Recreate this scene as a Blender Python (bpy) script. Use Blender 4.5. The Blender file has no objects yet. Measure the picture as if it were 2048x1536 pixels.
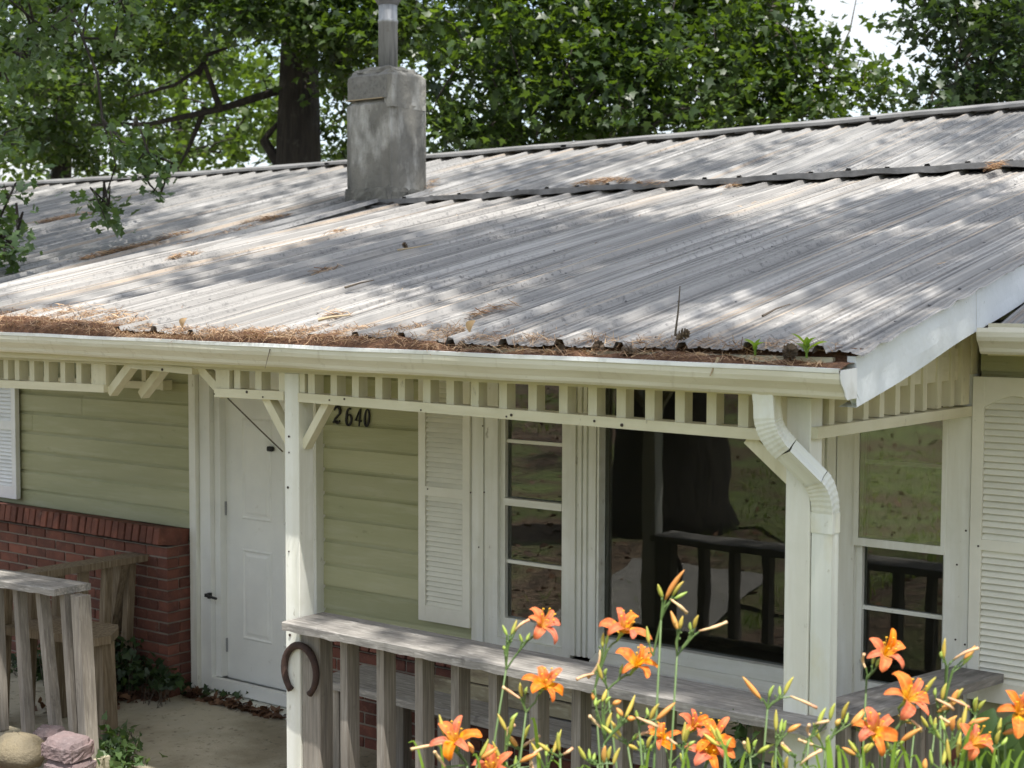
import bpy, math, random
import numpy as np
from mathutils import Vector, Matrix, Euler
rng = np.random.default_rng(7)
random.seed(7)
sc = bpy.context.scene
COL = sc.collection

# ------------------------------------------------------------------ camera
F, YAW, PIT, ROLL, HC = 2990., math.radians(37.36), math.radians(3.36), math.radians(0.16), 2.30
_cy, _sy, _cp, _sp = math.cos(YAW), math.sin(YAW), math.cos(PIT), math.sin(PIT)
FW = np.array([-_sy*_cp, _cy*_cp, -_sp]); _r = np.array([_cy, _sy, 0.]); _u = np.cross(_r, FW)
_c, _s = math.cos(ROLL), math.sin(ROLL)
RT = _c*_r + _s*_u; UP = -_s*_r + _c*_u
CAM = np.array([0., 0., HC])
cd = bpy.data.cameras.new('camera'); cam = bpy.data.objects.new('camera', cd); COL.objects.link(cam)
cd.sensor_width = 36; cd.lens = F/2048*36; cd.clip_start = .05; cd.clip_end = 600
m = Matrix.Identity(4)
for i in range(3):
    m[i][0], m[i][1], m[i][2], m[i][3] = RT[i], UP[i], -FW[i], CAM[i]
cam.matrix_world = m
cd.dof.use_dof = True; cd.dof.focus_distance = 6.6; cd.dof.aperture_fstop = 5.0
sc.camera = cam

# ------------------------------------------------------------------ light
SUN = np.array([.28, -.22, .93]); SUN = SUN/np.linalg.norm(SUN)
W = bpy.data.worlds.new("World"); sc.world = W; W.use_nodes = True
wn, wl = W.node_tree.nodes, W.node_tree.links
bg = wn['Background']; bg.inputs['Strength'].default_value = .15
sky = wn.new('ShaderNodeTexSky'); sky.sky_type = 'NISHITA'; sky.sun_disc = False
sky.sun_elevation = math.asin(SUN[2]); sky.sun_rotation = math.atan2(SUN[0], SUN[1])
sky.air_density = 1.0; sky.dust_density = 1.6; sky.ozone_density = 1.0
tc = wn.new('ShaderNodeTexCoord'); nz = wn.new('ShaderNodeTexNoise')
nz.inputs['Scale'].default_value = 2.2; nz.inputs['Detail'].default_value = 7; nz.inputs['Roughness'].default_value = .55
cr = wn.new('ShaderNodeValToRGB'); cr.color_ramp.elements[0].position = .36; cr.color_ramp.elements[1].position = .62
mx = wn.new('ShaderNodeMix'); mx.data_type = 'RGBA'
wl.new(tc.outputs['Generated'], nz.inputs['Vector']); wl.new(nz.outputs['Fac'], cr.inputs['Fac'])
wl.new(cr.outputs['Color'], mx.inputs[0]); wl.new(sky.outputs['Color'], mx.inputs[6])
mx.inputs[7].default_value = (3.75, 3.8, 3.8, 1)
wl.new(mx.outputs[2], bg.inputs['Color'])
sd = bpy.data.lights.new('sun', 'SUN'); so = bpy.data.objects.new('sun', sd); COL.objects.link(so)
sd.energy = 4.4; sd.angle = math.radians(.55); sd.color = (1, .955, .89)
so.rotation_euler = Vector(-SUN).to_track_quat('-Z', 'Y').to_euler(); so.location = (0, -5, 30)
vs = sc.view_settings; vs.view_transform = 'Standard'; vs.look = 'None'; vs.exposure = 1.0; vs.gamma = 1
vs.use_curve_mapping = False
cy = sc.cycles; cy.use_denoising = True; cy.max_bounces = 8; cy.diffuse_bounces = 4; cy.transparent_max_bounces = 12
cy.transmission_bounces = 4; cy.glossy_bounces = 4; cy.caustics_reflective = False; cy.caustics_refractive = False

# ------------------------------------------------------------------ picture -> world helpers
def ray(x, y): return (x-1024)*RT/F - (y-768)*UP/F + FW
def onY(x, y, Y): d = ray(x, y); return CAM + d*(Y/d[1])
def onX(x, y, X): d = ray(x, y); return CAM + d*(X/d[0])
def onZ(x, y, Z): d = ray(x, y); return CAM + d*((Z-HC)/d[2])
def at(x, y, D): return CAM + ray(x, y)*D
def onP(x, y, P0, N):
    d = ray(x, y); P0 = np.array(P0); N = np.array(N, float); return CAM + d*((P0-CAM)@N/(d@N))

# ------------------------------------------------------------------ materials
def _n(nt, t, **k):
    n = nt.nodes.new(t)
    for a, b in k.items(): setattr(n, a, b)
    return n
def lerpc(nt, fac, a, b):
    mxn = _n(nt, 'ShaderNodeMix', data_type='RGBA')
    for i, v in ((0, fac), (6, a), (7, b)):
        if isinstance(v, bpy.types.NodeSocket): nt.links.new(v, mxn.inputs[i])
        elif i == 0: mxn.inputs[0].default_value = v
        else: mxn.inputs[i].default_value = (*v, 1)
    return mxn.outputs[2]
def noise(nt, vec, scale, detail=4, rough=.55, lo=.35, hi=.65, out=0):
    n = _n(nt, 'ShaderNodeTexNoise'); n.inputs['Scale'].default_value = scale
    n.inputs['Detail'].default_value = detail; n.inputs['Roughness'].default_value = rough
    nt.links.new(vec, n.inputs['Vector'])
    r = _n(nt, 'ShaderNodeMapRange'); r.inputs[1].default_value = lo; r.inputs[2].default_value = hi
    nt.links.new(n.outputs['Fac'], r.inputs[0])
    return r.outputs[0]
def coords(nt, stretch=(1, 1, 1), shift=True):
    g = _n(nt, 'ShaderNodeNewGeometry'); mp = _n(nt, 'ShaderNodeMapping')
    mp.inputs['Scale'].default_value = stretch
    nt.links.new(g.outputs['Position'], mp.inputs['Vector'])
    if not shift: return mp.outputs[0]
    oi = _n(nt, 'ShaderNodeObjectInfo'); mu = _n(nt, 'ShaderNodeMath', operation='MULTIPLY'); mu.inputs[1].default_value = 37.
    nt.links.new(oi.outputs['Random'], mu.inputs[0])
    ad = _n(nt, 'ShaderNodeVectorMath', operation='ADD')
    nt.links.new(mp.outputs[0], ad.inputs[0]); nt.links.new(mu.outputs[0], ad.inputs[1])
    return ad.outputs[0]
def mat(name, col, rough=.6, layers=(), bump=None, metal=0., rand=0., spec=.4, shift=True, trans=None):
    """layers: (colour, scale, lo, hi, stretch, strength)"""
    ma = bpy.data.materials.new(name); ma.use_nodes = True; nt = ma.node_tree
    b = nt.nodes['Principled BSDF']; b.inputs['Roughness'].default_value = rough; b.inputs['Metallic'].default_value = metal
    b.inputs['Specular IOR Level'].default_value = spec
    cur = col
    if rand:
        oi = _n(nt, 'ShaderNodeObjectInfo'); r = _n(nt, 'ShaderNodeMapRange'); r.inputs[3].default_value = 1-rand; r.inputs[4].default_value = 1+rand
        nt.links.new(oi.outputs['Random'], r.inputs[0])
        h = _n(nt, 'ShaderNodeHueSaturation'); h.inputs['Color'].default_value = (*col, 1)
        nt.links.new(r.outputs[0], h.inputs['Value']); cur = h.outputs[0]
    for (c2, sca, lo, hi, st, k) in layers:
        f = noise(nt, coords(nt, st, shift), sca, 5, .6, lo, hi)
        mu = _n(nt, 'ShaderNodeMath', operation='MULTIPLY'); mu.inputs[1].default_value = k; nt.links.new(f, mu.inputs[0])
        mu.use_clamp = True
        cur = lerpc(nt, mu.outputs[0], cur, c2)
    if isinstance(cur, bpy.types.NodeSocket): nt.links.new(cur, b.inputs['Base Color'])
    else: b.inputs['Base Color'].default_value = (*cur, 1)
    if bump:
        sca, st, dist = bump
        n = _n(nt, 'ShaderNodeTexNoise'); n.inputs['Scale'].default_value = sca; n.inputs['Detail'].default_value = 6; n.inputs['Roughness'].default_value = .6
        nt.links.new(coords(nt, st, shift), n.inputs['Vector'])
        bp = _n(nt, 'ShaderNodeBump'); bp.inputs['Strength'].default_value = 1; bp.inputs['Distance'].default_value = dist
        nt.links.new(n.outputs['Fac'], bp.inputs['Height']); nt.links.new(bp.outputs[0], b.inputs['Normal'])
    return ma
I3 = (1, 1, 1)
CREAM = (.70, .665, .50)
def painted(name, col, dirt=(.25, .22, .15), ax=2, k=.6):
    st = [14, 14, 14]; st[ax] = 1.2
    return mat(name, col, .5, [((col[0]*.86, col[1]*.85, col[2]*.80), 1.0, .40, .62, tuple(st), .8), ((col[0]*.80, col[1]*.80, col[2]*.74), 5, .48, .72, I3, .6),
                               (dirt, 26, .66, .74, (1, 1, .45), k)], (1.0, tuple(v*4 for v in st), .002))
m_creamx = painted('cream_paint_along_x', CREAM, ax=0)
m_creamy = painted('cream_paint_along_y', CREAM, ax=1)
m_creamz = painted('cream_paint_upright', CREAM)
m_white = painted('white_paint', (.80, .805, .74))
m_whitex = painted('white_paint_along_x', (.80, .805, .74), ax=0)
m_shut = mat('shutter_paint', (.81, .80, .70), .55, [((.62, .61, .52), 3, .4, .7, I3, .6), ((.12, .11, .09), 30, .72, .76, (1, 1, .5), .8)], (60, I3, .001))
m_shutw = mat('shutter_white_plastic', (.84, .86, .86), .5, [((.62, .64, .64), 3, .4, .7, I3, .6)], (60, I3, .001))
m_green = mat('sage_siding_paint', (.42, .42, .255), .6, [((.33, .34, .19), 1.2, .40, .66, (.5, 1, 4), .8), ((.50, .50, .35), 4, .50, .72, (.6, 1, 5), .5), ((.16, .17, .09), 22, .66, .76, (.4, 1, 1), .45)], (3, (1.5, 8, 26), .0025), rand=.09)
m_brick = mat('red_brick', (.175, .066, .045), .88, [((.085, .038, .03), 7, .40, .66, I3, .85), ((.25, .115, .08), 30, .55, .75, I3, .6), ((.38, .30, .25), 14, .66, .8, I3, .45)], (90, I3, .004), rand=.38)
m_mortar = mat('mortar', (.24, .21, .175), .95, [((.24, .2, .16), 12, .4, .7, I3, .8)], (120, I3, .003))
m_door = mat('white_door_paint', (.82, .83, .79), .4, [((.66, .675, .66), 2.5, .4, .7, I3, .6), ((.5, .48, .42), 18, .66, .76, I3, .4)], (40, I3, .0006))
m_gutter = mat('gutter_enamel', (.70, .685, .58), .35, [((.56, .53, .41), 2.2, .40, .64, (1, 3, 9), .6), ((.38, .34, .24), 9, .58, .76, (3.5, 3, .5), .5), ((.22, .2, .15), 40, .68, .76, I3, .4)], (6, (1, 3, 8), .0015))
m_gutlip = mat('gutter_lip_white', (.78, .80, .79), .35, [((.55, .55, .5), 14, .5, .75, I3, .7)])
m_down = mat('downspout_enamel', (.72, .74, .68), .35, [((.56, .50, .26), 3.2, .50, .75, (1, 1, .6), .75), ((.3, .27, .16), 26, .66, .76, I3, .5)], (5, I3, .001))
m_rake = mat('rake_white_aluminium', (.74, .78, .79), .38, [((.66, .69, .69), 2.5, .45, .7, I3, .7), ((.22, .22, .2), 34, .70, .74, I3, .7)], (7, (1, 1.2, 1), .010))
m_wood = mat('weathered_grey_wood', (.285, .255, .215), .9, [((.16, .145, .125), 1.3, .40, .66, (46, 46, 2.2), .75), ((.40, .375, .33), 1.6, .50, .70, (70, 70, 3), .7), ((.08, .07, .06), 11, .64, .78, I3, .6)], (1.5, (90, 90, 4), .002), rand=.14)
m_woodx = mat('weathered_grey_wood_along_x', (.30, .285, .26), .9, [((.16, .15, .14), 1.3, .40, .64, (3, 60, 60), .75), ((.46, .44, .41), 2, .52, .68, (7, 44, 44), .75), ((.08, .075, .07), 14, .62, .76, I3, .65)], (1.5, (8, 90, 90), .002), rand=.1)
m_woody = mat('weathered_grey_wood_along_y', (.25, .24, .23), .9, [((.12, .115, .11), 1.3, .42, .62, (22, 2, 22), .8), ((.38, .37, .35), 2, .55, .70, (30, 4, 30), .8)], (1.5, (45, 4, 45), .004), rand=.1)
m_woodb = mat('brown_worn_wood', (.25, .195, .13), .9, [((.12, .09, .055), 1.3, .42, .62, (46, 46, 2), .8), ((.38, .32, .23), 2, .56, .72, (26, 26, 2), .7)], (1.5, (45, 45, 3), .004), rand=.12)
m_plank = mat('bench_plank_yellowed', (.36, .32, .215), .9, [((.13, .10, .07), 1.2, .46, .64, (2.5, 20, 12), .85), ((.52, .49, .37), 2, .54, .70, (4, 26, 18), .7), ((.05, .04, .03), 7, .66, .75, (1, 1, 2), .8)], (1.5, (4, 40, 30), .005), rand=.12)
m_conc = mat('chimney_concrete', (.235, .225, .195), .95, [((.15, .146, .13), 3.2, .40, .62, (1, 1, .7), .9), ((.52, .51, .47), 4.2, .53, .70, (1.2, 1.2, .5), .8), ((.055, .052, .047), 2.4, .54, .70, (1.6, 1.6, .6), .8), ((.05, .05, .045), 40, .62, .74, I3, .5)], (34, I3, .007))
m_foot = mat('sooty_concrete', (.20, .195, .17), .95, [((.045, .043, .04), 6, .42, .60, I3, .9), ((.30, .29, .25), 12, .52, .7, I3, .7)], (30, I3, .006))
m_conc2 = mat('chimney_block_bare', (.20, .195, .175), .95, [((.12, .118, .11), 40, .45, .7, I3, .8), ((.30, .29, .27), 7, .55, .75, I3, .5)], (90, I3, .004))
m_slab = mat('porch_concrete', (.50, .455, .345), .93, [((.25, .22, .15), 1.6, .38, .62, I3, .9), ((.48, .455, .37), 5, .50, .75, I3, .6), ((.10, .09, .065), 26, .58, .70, I3, .7)], (80, I3, .003))
m_galv = mat('galvanised_pipe', (.40, .41, .42), .5, [((.15, .155, .16), 3, .42, .66, (9, 9, .7), .8), ((.52, .54, .55), 4, .54, .7, (9, 9, .5), .7), ((.16, .09, .05), 6, .66, .76, I3, .5)], metal=.25)
m_flash = mat('dull_flashing_metal', (.19, .19, .195), .55, [((.06, .06, .06), 6, .45, .7, I3, .7), ((.24, .24, .24), 5, .55, .75, I3, .6)], (8, I3, .012), metal=.3)
m_cap = mat('grey_ridge_metal', (.20, .20, .20), .6, [((.10, .10, .10), 5, .4, .68, (.6, 2, 2), .8), ((.32, .31, .30), 6, .55, .75, I3, .6)], (8, I3, .006))
m_tar = mat('roof_tar', (.03, .027, .025), .6, [((.09, .07, .06), 12, .5, .7, I3, .6)], (30, I3, .01))
m_black = mat('black_iron', (.012, .012, .013), .5)
m_rust = mat('rusty_iron', (.060, .034, .026), .8, [((.028, .018, .016), 30, .4, .66, I3, .8), ((.12, .055, .035), 60, .55, .75, I3, .5)], (90, I3, .004))
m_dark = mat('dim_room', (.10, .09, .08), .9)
m_soffit = mat('soffit_paint', (.78, .74, .58), .7)
m_straw = mat('dry_twig', (.36, .29, .19), .9)
m_twig = mat('dark_twig', (.10, .08, .06), .9)
m_nail = mat('rusty_nail', (.05, .035, .03), .7)
m_stone = mat('tan_fieldstone', (.185, .158, .108), .95, [((.20, .165, .10), 7, .42, .66, I3, .7), ((.11, .09, .06), 34, .62, .74, I3, .6)], (34, I3, .012))
m_block = mat('pink_concrete_block', (.165, .128, .128), .95, [((.22, .155, .15), 9, .42, .68, I3, .8), ((.29, .24, .23), 34, .55, .75, I3, .6)], (60, I3, .007))
m_cone = mat('pine_cone_brown', (.17, .125, .085), .9, [((.07, .05, .035), 60, .4, .65, I3, .8)], rand=.15)

def roof_material(name, base, off):
    ma = bpy.data.materials.new(name); ma.use_nodes = True; nt = ma.node_tree; b = nt.nodes['Principled BSDF']
    b.inputs['Roughness'].default_value = .55; b.inputs['Specular IOR Level'].default_value = .35
    cur = lerpc(nt, noise(nt, coords(nt, (5, .35, .35)), 1.0, 4, .6, .38, .66), base, tuple(v*.80 for v in base))
    cur = lerpc(nt, noise(nt, coords(nt, (46, .30, .30), False), 1.0, 3, .6, .47, .62), cur, tuple(v*.62 for v in base))
    cur = lerpc(nt, noise(nt, coords(nt, (120, .22, .22), False), 1.0, 2, .5, .50, .62), cur, tuple(v*.74 for v in base))
    cur = lerpc(nt, noise(nt, coords(nt, (85, .25, .25), False), 1.0, 2, .5, .57, .66), cur, tuple(min(.8, v*1.28) for v in base))
    cur = lerpc(nt, noise(nt, coords(nt, (34, .22, .22), False), 1.0, 2, .5, .60, .66), cur, (base[0]*1.10, base[1]*.95, base[2]*.80))
    # grime carried down the pans; dark rib edges and pale tops paint in rib shading
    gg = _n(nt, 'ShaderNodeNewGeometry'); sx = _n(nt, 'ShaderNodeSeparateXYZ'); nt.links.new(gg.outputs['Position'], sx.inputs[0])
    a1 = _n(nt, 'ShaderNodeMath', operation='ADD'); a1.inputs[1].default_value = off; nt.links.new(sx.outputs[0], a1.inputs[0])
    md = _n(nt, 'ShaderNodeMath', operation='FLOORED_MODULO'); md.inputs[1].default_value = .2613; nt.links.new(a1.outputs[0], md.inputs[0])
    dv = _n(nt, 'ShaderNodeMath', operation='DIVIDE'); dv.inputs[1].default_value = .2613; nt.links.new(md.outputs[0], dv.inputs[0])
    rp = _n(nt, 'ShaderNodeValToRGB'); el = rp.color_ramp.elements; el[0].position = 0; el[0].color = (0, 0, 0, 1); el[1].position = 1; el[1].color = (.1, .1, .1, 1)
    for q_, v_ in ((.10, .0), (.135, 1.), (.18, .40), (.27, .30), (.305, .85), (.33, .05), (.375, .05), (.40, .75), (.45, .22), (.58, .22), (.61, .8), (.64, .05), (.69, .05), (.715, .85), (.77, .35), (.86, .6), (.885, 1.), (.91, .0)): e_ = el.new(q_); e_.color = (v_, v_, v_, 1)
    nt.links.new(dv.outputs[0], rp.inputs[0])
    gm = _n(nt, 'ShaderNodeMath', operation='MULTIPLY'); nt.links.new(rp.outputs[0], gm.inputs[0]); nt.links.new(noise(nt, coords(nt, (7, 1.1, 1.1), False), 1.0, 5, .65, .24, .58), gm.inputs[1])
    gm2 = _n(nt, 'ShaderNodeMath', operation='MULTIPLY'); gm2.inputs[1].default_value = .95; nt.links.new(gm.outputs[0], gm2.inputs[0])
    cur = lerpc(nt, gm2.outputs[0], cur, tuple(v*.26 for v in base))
    # lichen speckle, thicker in loose drifts
    sp = noise(nt, coords(nt, (60, 30, 30), False), 1.0, 3, .7, .52, .66)
    dr = noise(nt, coords(nt, (1.6, .8, .8), False), 1.0, 4, .6, .40, .62)
    mu = _n(nt, 'ShaderNodeMath', operation='MULTIPLY'); nt.links.new(sp, mu.inputs[0]); nt.links.new(dr, mu.inputs[1])
    mu2 = _n(nt, 'ShaderNodeMath', operation='MULTIPLY'); nt.links.new(mu.outputs[0], mu2.inputs[0]); mu2.inputs[1].default_value = .70
    cur = lerpc(nt, mu2.outputs[0], cur, (.062, .06, .062))
    nt.links.new(cur, b.inputs['Base Color'])
    n = _n(nt, 'ShaderNodeTexNoise'); n.inputs['Scale'].default_value = 2.; n.inputs['Detail'].default_value = 4
    nt.links.new(coords(nt, (3, .8, .8)), n.inputs['Vector']); bp = _n(nt, 'ShaderNodeBump'); bp.inputs['Distance'].default_value = .002
    nt.links.new(n.outputs['Fac'], bp.inputs['Height']); nt.links.new(bp.outputs[0], b.inputs['Normal'])
    return ma
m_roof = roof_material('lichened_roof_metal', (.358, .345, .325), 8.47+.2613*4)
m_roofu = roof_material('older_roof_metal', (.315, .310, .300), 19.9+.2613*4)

def leaf_material(name, c0, c1, trans=.35, gloss=.35, tcol=None):
    ma = bpy.data.materials.new(name); ma.use_nodes = True; nt = ma.node_tree
    b = nt.nodes['Principled BSDF']; out = nt.nodes['Material Output']
    a = _n(nt, 'ShaderNodeAttribute', attribute_name='rnd')
    col = lerpc(nt, a.outputs['Fac'], c0, c1)
    nt.links.new(col, b.inputs['Base Color']); b.inputs['Roughness'].default_value = .42; b.inputs['Specular IOR Level'].default_value = gloss
    tr = _n(nt, 'ShaderNodeBsdfTranslucent'); h = _n(nt, 'ShaderNodeMix', data_type='RGBA', blend_type='MULTIPLY')
    h.inputs[0].default_value = 1; nt.links.new(col, h.inputs[6]); h.inputs[7].default_value = (*(tcol or (2.6, 2.5, .9)), 1)
    nt.links.new(h.outputs[2], tr.inputs['Color'])
    ms = _n(nt, 'ShaderNodeMixShader'); ms.inputs[0].default_value = trans
    nt.links.new(b.outputs[0], ms.inputs[1]); nt.links.new(tr.outputs[0], ms.inputs[2]); nt.links.new(ms.outputs[0], out.inputs['Surface'])
    return ma
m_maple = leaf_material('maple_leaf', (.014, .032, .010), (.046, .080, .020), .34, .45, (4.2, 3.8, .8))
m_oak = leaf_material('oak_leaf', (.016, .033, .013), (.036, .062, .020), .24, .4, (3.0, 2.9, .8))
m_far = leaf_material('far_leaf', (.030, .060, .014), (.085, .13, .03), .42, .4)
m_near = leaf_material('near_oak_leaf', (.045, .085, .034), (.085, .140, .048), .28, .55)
m_ivy = leaf_material('ivy_leaf', (.022, .042, .020), (.048, .085, .030), .2)
m_sprout = leaf_material('sprout_leaf', (.12, .21, .035), (.20, .29, .06), .4)
m_blade = leaf_material('daylily_blade', (.12, .21, .03), (.20, .32, .055), .35)
m_litter = leaf_material('dead_leaf', (.085, .045, .028), (.22, .13, .08), .1, .2, (1.2, 1, .8))
m_needle = leaf_material('pine_needle', (.18, .09, .048), (.60, .43, .26), .1, .2, (1.2, 1, .8))
m_grass = leaf_material('grass_blade', (.12, .19, .04), (.24, .31, .09), .3)
m_bark = mat('oak_bark', (.045, .038, .031), .95, [((.025, .021, .018), 1.3, .42, .6, (9, 9, 1.6), .9), ((.13, .12, .10), 5, .58, .75, I3, .5)], (1.4, (14, 14, 2), .05))
m_barkg = mat('grey_branch_bark', (.13, .115, .095), .95, [((.06, .05, .04), 6, .42, .6, I3, .8)])

def glass_material(name, dust=0.):
    ma = bpy.data.materials.new(name); ma.use_nodes = True; nt = ma.node_tree; out = nt.nodes['Material Output']
    nt.nodes.remove(nt.nodes['Principled BSDF'])
    tr = _n(nt, 'ShaderNodeBsdfTransparent'); tr.inputs[0].default_value = (.80, .82, .80, 1)
    gl = _n(nt, 'ShaderNodeBsdfGlossy'); gl.inputs['Roughness'].default_value = .012 if not dust else .02
    fr = _n(nt, 'ShaderNodeFresnel'); fr.inputs[0].default_value = 1.52
    mu = _n(nt, 'ShaderNodeMath', operation='MULTIPLY', use_clamp=True); mu.inputs[1].default_value = 3.2 if dust else 1.2; nt.links.new(fr.outputs[0], mu.inputs[0])
    n = _n(nt, 'ShaderNodeTexNoise'); n.inputs['Scale'].default_value = 2.6; nt.links.new(coords(nt), n.inputs['Vector'])
    bp = _n(nt, 'ShaderNodeBump'); bp.inputs['Distance'].default_value = .0010; nt.links.new(n.outputs['Fac'], bp.inputs['Height'])
    nt.links.new(bp.outputs[0], gl.inputs['Normal'])
    ms = _n(nt, 'ShaderNodeMixShader'); nt.links.new(mu.outputs[0], ms.inputs[0]); nt.links.new(tr.outputs[0], ms.inputs[1]); nt.links.new(gl.outputs[0], ms.inputs[2])
    res = ms.outputs[0]
    df = _n(nt, 'ShaderNodeBsdfDiffuse'); df.inputs[0].default_value = (.42, .42, .30, 1)
    m2 = _n(nt, 'ShaderNodeMixShader'); m2.inputs[0].default_value = dust if dust else .012
    nt.links.new(res, m2.inputs[1]); nt.links.new(df.outputs[0], m2.inputs[2]); res = m2.outputs[0]
    nt.links.new(res, out.inputs['Surface'])
    return ma
m_glass = glass_material('window_glass'); m_glassd = glass_material('dusty_storm_glass', .07)

# ------------------------------------------------------------------ mesh builder
LOC = {}
class MB:
    def __init__(s): s.v = []; s.f = []
    def add(s, vs_, fs):
        k = len(s.v); s.v += [tuple(map(float, p)) for p in vs_]; s.f += [tuple(i+k for i in f) for f in fs]; return s
    def box(s, x0, x1, y0, y1, z0, z1):
        return s.add([(x0,y0,z0),(x1,y0,z0),(x1,y1,z0),(x0,y1,z0),(x0,y0,z1),(x1,y0,z1),(x1,y1,z1),(x0,y1,z1)],
                     [(0,3,2,1),(4,5,6,7),(0,1,5,4),(1,2,6,5),(2,3,7,6),(3,0,4,7)])
    def cbox(s, x0, x1, y0, y1, z0, z1, c=.004):
        """box with chamfered edges"""
        lo = np.array([x0, y0, z0]); hi = np.array([x1, y1, z1]); vs_ = []; idx = {}
        for i in (0, 1):
            for j in (0, 1):
                for k in (0, 1):
                    p = np.array([hi[0] if i else lo[0], hi[1] if j else lo[1], hi[2] if k else lo[2]]); sg = np.array([1-2*i, 1-2*j, 1-2*k])
                    for a in range(3):
                        q = p.copy()
                        for b in range(3):
                            if b != a: q[b] += sg[b]*c
                        idx[i, j, k, a] = len(vs_); vs_.append(q)
        fs = []
        for a in range(3):
            b, d = (a+1) % 3, (a+2) % 3
            for sd_ in (0, 1):
                def K(u, v):
                    t = [0, 0, 0]; t[a] = sd_; t[b] = u; t[d] = v; return idx[t[0], t[1], t[2], a]
                q = [K(0,0), K(1,0), K(1,1), K(0,1)]; fs.append(tuple(q if sd_ else q[::-1]))
            for u in (0, 1):          # edge strips along axis a
                for v in (0, 1):
                    def E(w, fa):
                        t = [0, 0, 0]; t[a] = w; t[b] = u; t[d] = v; return idx[t[0], t[1], t[2], fa]
                    q = [E(0, b), E(1, b), E(1, d), E(0, d)]; fs.append(tuple(q if (u ^ v) else q[::-1]))
        for i in (0, 1):
            for j in (0, 1):
                for k in (0, 1):
                    q = [idx[i,j,k,0], idx[i,j,k,1], idx[i,j,k,2]]; fs.append(tuple(q if (i+j+k) % 2 else q[::-1]))
        return s.add(vs_, fs)
    def beam(s, a, b, w, h, up=(0, 0, 1)):
        a = np.array(a, float); b = np.array(b, float); t = (b-a)/np.linalg.norm(b-a); up = np.array(up, float)
        sd_ = np.cross(t, up); sd_ /= np.linalg.norm(sd_); u = np.cross(sd_, t); vs_ = []
        for p in (a, b):
            for x, y in ((-1,-1),(1,-1),(1,1),(-1,1)): vs_.append(p + sd_*x*w/2 + u*y*h/2)
        return s.add(vs_, [(0,1,2,3),(7,6,5,4),(0,4,5,1),(1,5,6,2),(2,6,7,3),(3,7,4,0)])
    def prism(s, poly, axis, a, b):
        def P(p, t):
            q = [p[0], p[1]]; q.insert(axis, t); return q
        n = len(poly); vs_ = [P(p, a) for p in poly] + [P(p, b) for p in poly]
        return s.add(vs_, [tuple(range(n))[::-1], tuple(range(n, 2*n))] + [(i, (i+1) % n, n+(i+1) % n, n+i) for i in range(n)])
    def tube(s, pts, rad, n=6, cap=True):
        pts = [np.array(p, float) for p in pts]
        if not hasattr(rad, '__len__'): rad = [rad]*len(pts)
        prev = None; base = len(s.v); vs_ = []; fs = []
        for i, p in enumerate(pts):
            t = pts[min(i+1, len(pts)-1)] - pts[max(i-1, 0)]; t = t/(np.linalg.norm(t)+1e-9)
            if prev is None:
                a = np.array([0, 0, 1.]) if abs(t[2]) < .9 else np.array([1., 0, 0]); prev = np.cross(t, a)
            prev = prev - t*(prev@t); prev /= np.linalg.norm(prev)+1e-9; q = np.cross(t, prev)
            for k in range(n):
                an = 2*math.pi*k/n; vs_.append(p + rad[i]*(prev*math.cos(an) + q*math.sin(an)))
        for i in range(len(pts)-1):
            for k in range(n): fs.append((i*n+k, i*n+(k+1) % n, (i+1)*n+(k+1) % n, (i+1)*n+k))
        if cap: fs += [tuple(range(n))[::-1], tuple(range((len(pts)-1)*n, len(pts)*n))]
        return s.add(vs_, fs)
    def lathe(s, prof, c, n=16):
        vs_ = []; fs = []
        for r, z in prof:
            for k in range(n): a = 2*math.pi*k/n; vs_.append((c[0]+r*math.cos(a), c[1]+r*math.sin(a), c[2]+z))
        for i in range(len(prof)-1):
            for k in range(n): fs.append((i*n+k, i*n+(k+1) % n, (i+1)*n+(k+1) % n, (i+1)*n+k))
        fs += [tuple(range(n))[::-1], tuple(range((len(prof)-1)*n, len(prof)*n))]
        return s.add(vs_, fs)
    def grid(s, P):
        """P: (n,m,3) array"""
        n, mm = P.shape[:2]
        return s.add(P.reshape(-1, 3), [(i*mm+j, i*mm+j+1, (i+1)*mm+j+1, (i+1)*mm+j) for i in range(n-1) for j in range(mm-1)])
    def build(s, name, ma, parent=None, smooth=False, org=None):
        v = np.array(s.v); o_ = np.array(org) if org is not None else np.array([(v[:, 0].min()+v[:, 0].max())/2, (v[:, 1].min()+v[:, 1].max())/2, v[:, 2].min()])
        me = bpy.data.meshes.new(name); me.from_pydata((v-o_).tolist(), [], s.f)
        me.materials.append(ma)
        if smooth: me.polygons.foreach_set('use_smooth', [True]*len(me.polygons))
        me.update()
        return place(name, me, o_, parent)
def place(name, me, loc, parent=None, rot=None):
    o = bpy.data.objects.new(name, me); COL.objects.link(o)
    w = Matrix.Translation(Vector([float(t) for t in loc]))
    if rot is not None: w = w @ rot.to_4x4()
    if parent is not None:
        o.parent = parent; o.matrix_basis = LOC[parent.name].inverted() @ w
    else: o.matrix_basis = w
    LOC[o.name] = w
    return o
def empty(name, loc, label, cat, group=None):
    o = place(name, None, loc); tag(o, label, cat, group); return o
def tag(o, label=None, cat=None, group=None, kind=None):
    if label: o['label'] = label
    if cat: o['category'] = cat
    if group: o['group'] = group
    if kind: o['kind'] = kind
    return o
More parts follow.
